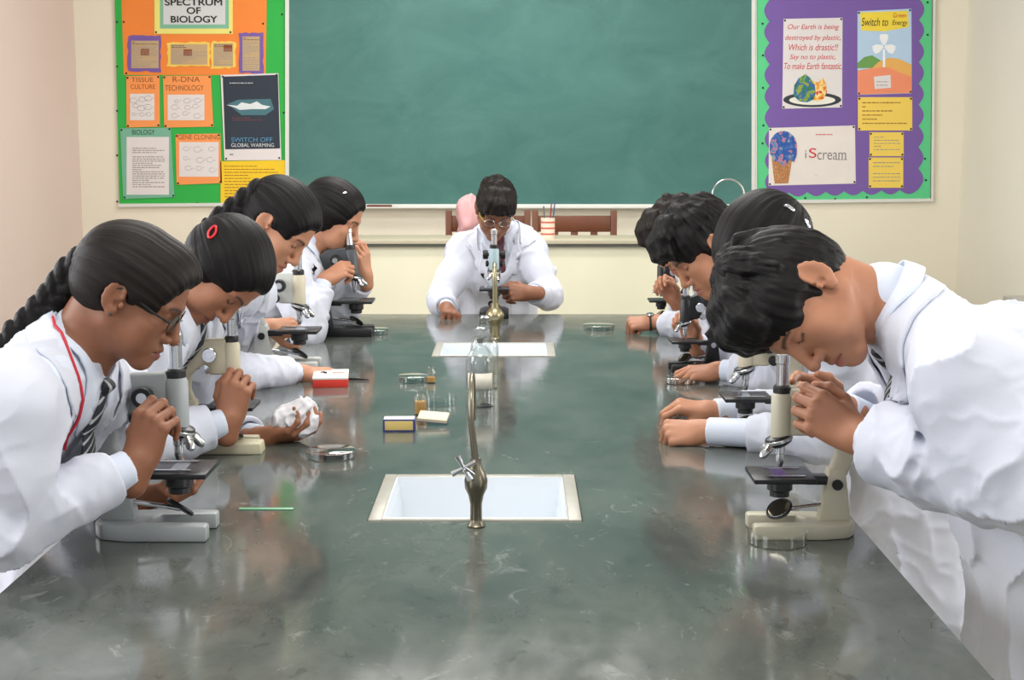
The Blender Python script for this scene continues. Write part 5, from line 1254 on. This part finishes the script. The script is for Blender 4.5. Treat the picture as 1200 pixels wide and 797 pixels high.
panel('egg_shell', [(929, 112), (930, 100), (935, 92), (943, 87), (948, 91), (951, 95), (954, 100), (955, 110), (952, 117), (945, 120), (936, 119)], d1 + .0023, d1 + .0045, multi('earth_print', ((40, 70, 140), (50, 130, 70), (60, 110, 170), (150, 170, 60), (60, 150, 90)), 22), t)
panel('egg_yolk', [(951, 95), (958, 97), (963, 91), (967, 98), (968, 108), (964, 116), (957, 119), (952, 117), (955, 109)], d1 + .0023, d1 + .004, multi('yolk_print', ((230, 90, 50), (240, 170, 60), (245, 220, 150), (220, 70, 60)), 26), t)
t = sheet('wind_power_poster', 'poster of a white wind turbine reading Switch to Green Energy', [(1004, 13.5), (1067, 10.5), (1067.5, 109.5), (1004, 111.5)], paint('sky_print', (186, 212, 238)), d1)
panel('banner', [(1007, 15), (1063, 13), (1064, 32), (1035, 37), (1008, 36)], d1 + .0012, d1 + .0018, paint('banner_yellow', (246, 218, 70)), t)
text('Switch to', 1024, 26.5, 30, 9, INK, t, d1 + .0022, .15); text('Green', 1053, 18.5, 15, 5, RINK, t, d1 + .0022, .15); text('Energy', 1053, 27, 17, 7, INK, t, d1 + .0022, .15)
panel('green_hill', [(1004, 80), (1004, 74), (1012, 67), (1021, 65), (1031, 71), (1030, 80)], d1 + .0012, d1 + .0016, paint('hill_green', (110, 160, 84)), t)
panel('tan_hill', [(1018, 83), (1028, 73), (1040, 68), (1052, 69), (1067, 76), (1067, 92), (1020, 92)], d1 + .0016, d1 + .002, paint('hill_tan', (238, 180, 96)), t)
panel('salmon_ground', [(1004, 83), (1020, 80), (1040, 79), (1056, 86), (1067, 90), (1067.3, 109), (1004.3, 111)], d1 + .002, d1 + .0024, paint('ground_salmon', (244, 148, 110)), t)
WP = paint('turbine_white', (244, 246, 250)); panel('turbine_mast', [(1033.5, 58), (1036, 58), (1036.5, 79), (1033.5, 79)], d1 + .0024, d1 + .0028, WP, t)
for a in (R90 * -1, .4, math.pi - .4): panel('turbine_blade', [(1034.8 + q * math.cos(a) - w_ * math.sin(a), 54 + q * math.sin(a) + w_ * math.cos(a)) for q, w_ in ((1, 1.5), (8, 5.2), (13, 5), (14, 0), (13, -5), (8, -5.2), (1, -1.5))], d1 + .0028, d1 + .0032, WP, t)
panel('small_card', [(1023, 90), (1042.5, 88), (1043, 103), (1024, 104.5)], d1 + .0026, d1 + .003, WPAP, t); lines('card_print', 1026, 94, 1040, 102, 2, GINK, t, d1 + .003, 2, .2)
for i, (q, lab) in enumerate((((1004.5, 114, 1068, 153), 'yellow handwritten note, largest, below the wind turbine poster'), ((1018, 155, 1058, 183), 'yellow handwritten note, middle of the three under the wind turbine'), ((1017, 184.5, 1057.5, 220), 'yellow handwritten note, lowest on the right pin board'))):
    t = sheet('note_sheet', lab, rect(*q), NOTE, d1, True, 'note', 'yellow notes on the right pin board'); lines('handwriting', q[0] + 5, q[1] + 4, q[2] - 4, q[3] - 6, (6, 5, 6)[i], GINK if i else BRINK, t, d1 + .0012, 20 + i, .22)
t = sheet('ice_cream_poster', 'white poster of a globe shaped ice cream cone with the word Scream', [(900.5, 150), (1001, 147), (1002, 215), (900, 217.5)], paint('poster_white', (236, 228, 222)), d1)
panel('cone_print', [(903.5, 186), (927.5, 186), (923, 214.5), (907, 215)], d1 + .0012, d1 + .003, multi('wafer_print', ((196, 140, 90), (176, 120, 74), (206, 152, 104)), 60), t)
panel('globe_print', el(917, 172, 16, 18.5, 26, math.pi, 2 * math.pi) + [(933, 180), (930, 190), (925, 187), (921, 192), (917, 196), (913, 190), (906, 189), (901.5, 180)], d1 + .003, d1 + .005, multi('globe_print', ((150, 160, 170), (70, 110, 180), (40, 90, 170), (190, 130, 150), (90, 140, 190)), 18), t)
G2 = paint('mid_grey_print', (140, 132, 136)); text('i', 943.5, 181, 1.6, 9, G2, t, d1 + .0016); text('S', 951.5, 180, 8.5, 11, RINK, t, d1 + .0016); text('cream', 974, 181.5, 33, 8.4, G2, t, d1 + .0016)
lines('red_small_print', 955, 156.5, 978, 159, 1, RINK, t, d1 + .0012, 8, .4); lines('bottom_logos', 954, 203, 998, 208, 1, GREYP, t, d1 + .0012, 9, .4); lines('grey_small_print', 980, 186, 992, 188, 1, GINK, t, d1 + .0012, 10, .5)
